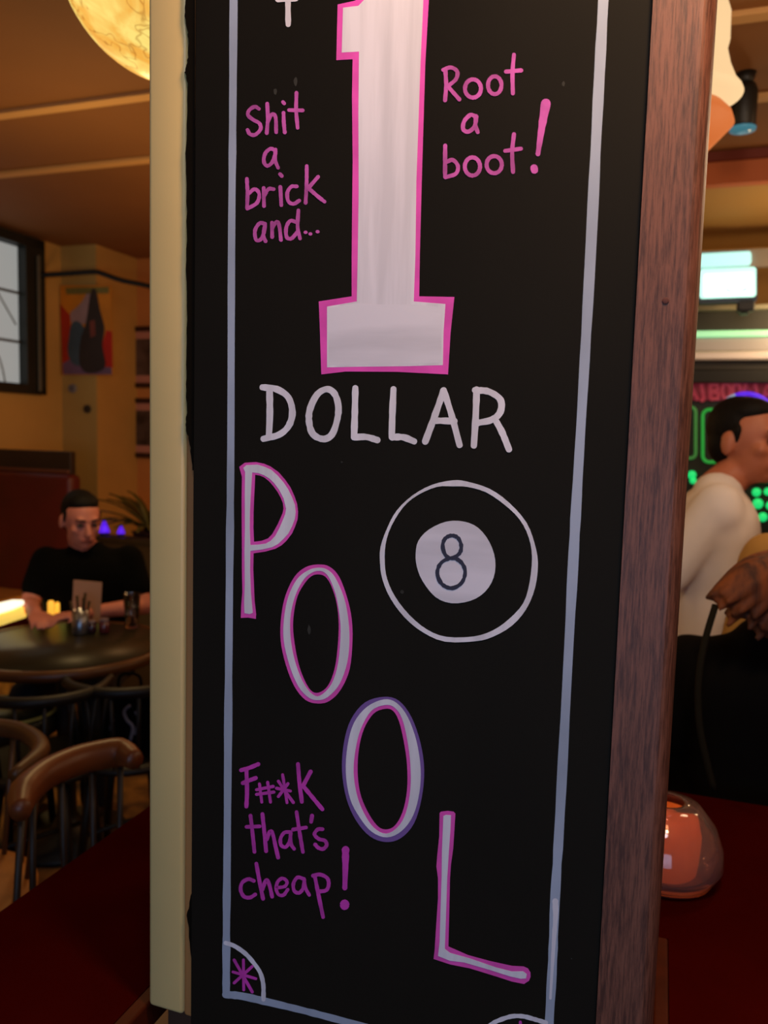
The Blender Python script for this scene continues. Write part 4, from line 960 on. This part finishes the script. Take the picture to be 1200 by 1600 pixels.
# spotlight
p = at(1164, 145, 2.6)
sp_ = thing('spotlight', 'black cylinder spotlight with bluish lens under the ceiling at upper right', 'lamp', (p.x, p.y, CEIL))
r_ = .038; zb_ = at(1160, 200, 2.6).z
latheo('can', (p.x, p.y, zb_), [(r_*.9, 0), (r_, .004), (r_, CEIL-.035-zb_-.02), (r_*.8, CEIL-.035-zb_)], mat('black_can', (22, 20, 16), .5), sp_)
latheo('mount', (p.x, p.y, CEIL-.034), [(.02, 0), (.03, .034)], MATS['black_can'], sp_)
latheo('lens', (p.x, p.y, zb_-.014), [(.012, 0), (r_*1.02, .006), (r_*1.05, .0135)], mat('bluish_lens', (70, 140, 170), .3, emit=(60, 120, 140), estr=.55), sp_)
tubeo('yoke', [(p.x-.03, p.y, zb_+.03), (p.x-.065, p.y, zb_+.02), (p.x-.062, p.y, zb_+.07), (p.x-.03, p.y, zb_+.09)], .010, MATS['black_can'], sp_)

# bar on the right ----------------------------------------------------
bC = ab(at(1140, 520, 3.7))[1]
aC0 = ab(at(985, 520, 3.8))[0]; aC1 = aWR-.05
def strip(name, y0, y1, m, par, off=0.0, dep=.04, a0=None, a1=None, bev=.004):
    z0 = onv(1145, y1, bC-off).z; z1 = onv(1145, y0, bC-off).z
    return boxo(name, R(((a0 or aC0)+(a1 or aC1))/2, bC-off+dep/2, (z0+z1)/2), (a1 or aC1)-(a0 or aC0), dep, z1-z0, m, par, bev)
cn = thing('bar_canopy', 'horizontal metal bar canopy of grey and chrome bands under the bulkhead', 'canopy', R((aC0+aC1)/2, bC, 1.0))
M_chr = mat('brushed_chrome', (200, 198, 200), .25, metal=.5); M_dk = mat('dark_grey_green_panel', (52, 52, 42), .6); M_gry = mat('grey_steel', (170, 164, 164), .35, metal=.1)
strip('top_ledge', 476, 484, mat('pale_ledge', (150, 146, 120), .5), cn, .03, .10)
strip('fascia', 484, 516, M_dk, cn, .0, .04)
strip('green_sheen_rail', 516, 526, mat('mint_reflection', (170, 240, 190), .3, emit=(130, 214, 160), estr=.75), cn, .02, .03)  # green reflection on the chrome rail, put in as emission
strip('steel_band', 527, 548, M_gry, cn, .0, .05)
strip('chrome_band', 548, 563, mat('pale_steel', (222, 212, 210), .35, metal=.1), cn, .02, .07, bev=.012)
strip('recessed_panel', 563, 578, mat('charcoal_panel', (40, 36, 32), .6), cn, -.02, .04)  # charcoal band set back from the fascia
strip('valance', 578, 598, mat('black_panel', (12, 10, 8), .6), cn, .0, .05)
# uprights carry the canopy down to the bar cabinet
zc_b = onv(1145, 598, bC).z
for a_ in (aC0+.03, aC1-.05): boxo('upright', R(a_, bC+.02, (zc_b)/2), .05, .04, zc_b, M_leg, cn, .004)
# back panel with neon
bK = bC+.06
nb2 = thing('neon_cabinet', 'dark bar cabinet with green neon outlines and violet neon arch behind the man', 'cabinet', R((aC0+aC1)/2, bK+.05, 0))
zk = onv(1145, 597, bK).z
boxo('carcass', R((aC0+aC1)/2, bK+.14, (zk)/2), aC1-aC0-.15, .18, zk-.01, mat('near_black_green_panel', (14, 22, 14), .5), nb2, .004)
M_grn = mat('dim_green_neon', (60, 130, 60), .4, emit=(52, 112, 52), estr=.7); M_grn2 = mat('bright_green_neon', (40, 230, 120), .4, emit=(30, 205, 110), estr=1.0)
M_grn3 = mat('green_neon_tube', (40, 150, 60), .4, emit=(26, 132, 48), estr=1.0)
def kp(x, y, o=.01): return onv(x, y, bK+.05-o)
def rrect(x0, y0, x1, y1, r):
    out = []
    for cx_, cy_, a0 in ((x1-r, y0+r, -90), (x1-r, y1-r, 0), (x0+r, y1-r, 90), (x0+r, y0+r, 180)):
        for k in range(5): a = math.radians(a0+k*22.5); out.append(kp(cx_+r*math.cos(a), cy_+r*math.sin(a)))
    return out
tubeo('neon_tube', rrect(1098, 640, 1142, 722, 10), .0075, M_grn3, nb2, closed=True)
tubeo('neon_tube', rrect(1060, 636, 1087, 716, 8), .0075, M_grn, nb2, closed=True)
tubeo('neon_tube', rrect(1200, 640, 1250, 722, 10), .0075, M_grn3, nb2, closed=True)
for x, y, r_ in ((1081, 742, .020), (1083, 751, .016), (1182, 769, .020), (1200, 768, .018), (1184, 787, .024), (1192, 808, .021), (1204, 790, .02), (1218, 800, .02)):
    bm = bmesh.new(); bmesh.ops.create_uvsphere(bm, u_segments=14, v_segments=10, radius=r_)
    c_ = kp(x, y, .02)
    for v in bm.verts: v.co += c_
    mesh_obj('green_lamp', bm, M_grn2, nb2, True)
boxo('green_shelf', kp(1190, 752, .02), .20, .04, .02, mat('green_lit_shelf', (40, 110, 70), .5), nb2, .003)
M_vio = mat('violet_neon', (90, 50, 240), .4, emit=(78, 30, 225), estr=.95); M_ice = mat('icy_blue_neon', (130, 160, 190), .4, emit=(110, 140, 170), estr=.8)
arc = [kp(1166+50*math.cos(math.radians(a)), 668+53*math.sin(math.radians(a)), .05) for a in range(200, 351, 10)]
tubeo('neon_arch_end', arc[:6], .011, M_ice, nb2); tubeo('neon_arch', arc[5:], .010, M_vio, nb2)
# pink lettered sign (reversed, only fragments readable)
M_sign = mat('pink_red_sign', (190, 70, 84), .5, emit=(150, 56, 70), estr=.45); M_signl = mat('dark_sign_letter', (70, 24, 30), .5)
sg = thing('bar_sign', 'pinkish red lettered sign strip under the canopy', 'sign', kp(1140, 612, .02))
def sp2(x, y, o=.03): return onv(x, y, bK+.05-o)
def glyph(lines, m=M_sign, w=.009):
    for i, ln in enumerate(lines):
        tubeo('letter_stroke', [sp2(x, y) for x, y in ln], w, m, sg, seg=8)
glyph([[(1072, 626), (1080, 600), (1090, 626)], [(1076, 616), (1086, 616)]])                                       # A
glyph([[(1096, 600), (1100, 625)], [(1100, 625), (1094, 626)]])
glyph([[(1110, 600), (1110, 624)], cr([sp2(1110, 600), sp2(1122, 603), sp2(1122, 610), sp2(1111, 612)], 4) and [(1110, 600), (1121, 602), (1122, 609), (1111, 612)], [(1111, 612), (1123, 615), (1122, 623), (1110, 624)]])
for cx_ in (1135, 1151): glyph([[(cx_+6.5*math.cos(t), 611+12*math.sin(t)) for t in [k*math.pi/6 for k in range(13)]]])
glyph([[(1162, 624), (1165, 598), (1172, 614), (1180, 598), (1184, 624)]])
glyph([[(1192, 624), (1199, 599), (1207, 624)], [(1195, 616), (1204, 616)]])
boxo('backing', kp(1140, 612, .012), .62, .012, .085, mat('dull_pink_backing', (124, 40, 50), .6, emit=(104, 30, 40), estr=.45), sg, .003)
# lit exit-type sign on a black bracket and its reflection above, put in as a glowing strip
es = thing('exit_sign', 'bright white and mint illuminated exit sign on black bracket', 'sign', at(1140, 470, 3.5))
M_case = mat('blue_black_case', (24, 52, 78), .4); M_mint = mat('mint_light', (190, 255, 240), .4, emit=(186, 255, 240), estr=1.1); M_wht = mat('white_light', (255, 255, 255), .4, emit=(255, 255, 255), estr=1.35)
bS = ab(at(1140, 440, 3.5))[1]
def es_p(x, y, o): return onv(x, y, bS-o)
def espoly(name, pts, m, o, th, par=es): return prismo(name, [es_p(x, y, o) for x, y in pts], V*th, m, par)
def rr2(x0, y0, x1, y1, r, sk=0.0):
    out = []
    for cx_, cy_, a0 in ((x1-r, y0+r, -90), (x1-r, y1-r, 0), (x0+r, y1-r, 90), (x0+r, y0+r, 180)):
        for k in range(5):
            a = math.radians(a0+k*22.5); x = cx_+r*math.cos(a); y = cy_+r*math.sin(a); out.append((x, y+sk*(1140-x)))
    return out
espoly('case', rr2(1091, 418, 1183, 473, 5, .04), M_case, 0, .05)
espoly('face', rr2(1093, 418.5, 1181.5, 465, 5, .04), M_mint, .004, .004)
espoly('lit_panel', rr2(1100, 427, 1176, 461.5, 4, .04), M_wht, .006, .003)
espoly('running_figure', [(1134, 455), (1136, 449), (1141, 453), (1148, 456), (1156, 454), (1167, 448), (1168, 454), (1156, 457), (1146, 458)], mat('pale_mint_light', (150, 240, 215), .4, emit=(176, 250, 225), estr=.95), .0075, .001)
boxo('bracket', es_p(1165, 477, -.025), .07, .05, .055, M_leg, es, .008)
boxo('arm', es_p(1163, 486, -.05), .035, .08, .03, M_leg, es, .006)
lpn = thing('sign_reflection', 'pale turquoise reflection of the exit sign, built as a glowing strip above it', 'lamp', at(1140, 405, 3.75))
bS2 = ab(at(1140, 405, 3.75))[1]
espoly('painted_glow', [(x, y) for x, y in rr2(1090, 394, 1174, 415, 5, .05)], mat('turquoise_reflection', (170, 240, 240), .4, emit=(170, 238, 236), estr=.95), bS-bS2, .03, lpn)
espoly('reflection_backing', [(x, y) for x, y in rr2(1086, 391, 1260, 419, 3, .05)], mat('grey_backing', (150, 140, 128), .6), bS-bS2-.031, .03, lpn)  # backing and arm added to carry the glowing strip
boxo('added_arm', R(ab(at(1140, 405, 3.75))[0], (bS2+.066+bF-.021)/2, onv(1140, 405, bS2).z), .03, bF-.021-bS2-.066, .03, M_leg, lpn)
slab('trim_4', aBk, aWR, bF-.02, bF, 1.9, CEIL2, M_soff)
# bar counter below the cabinet
ctr = thing('bar_counter', 'dark timber bar counter behind the standing man', 'counter', R((aC0+aC1)/2, bC-.35, 0))
boxo('front', R((aC0+.1+aC1)/2, bC-.30, .50), aC1-aC0-.1, .35, 1.0, M_dkwood, ctr, .004)
boxo('top', R((aC0+.1+aC1)/2, bC-.32, 1.02), aC1-aC0-.08, .46, .04, mat('dark_bar_top', (40, 22, 14), .3), ctr, .008)

# glass candle bowl on the bar table
p = onz(1034, 1368, ZT); Yg = p.y; kk = Yg/1250
cb = thing('candle_bowl', 'rounded glass bowl holding an orange candle on the bar table right of the pillar', 'candle holder', (p.x, p.y, ZT))
M_gl2 = mat('pinkish_thick_glass', (250, 214, 206), .06, trans=.92, spec=.5)
h = 128*kk
bm = bmesh.new(); lathe(bm, (p.x, p.y, ZT+.0005), [(.045, 0), (.070, .004), (.085*1.0, .030), (.083, .055), (.072, .085), (.050, .112), (.030, h), (.025, h), (.045, .106), (.066, .082), (.076, .055), (.077, .032), (.062, .012), (.001, .010)], 40, False)
bmesh.ops.recalc_face_normals(bm, faces=bm.faces); mesh_obj('glass', bm, M_gl2, cb, True)
latheo('candle', (p.x, p.y, ZT+.0115), [(.050, 0), (.052, .06), (.046, .085), (.030, .092), (.001, .090)], mat('orange_wax', (226, 106, 40), .6, emit=(150, 60, 16), estr=.45), cb, 32)
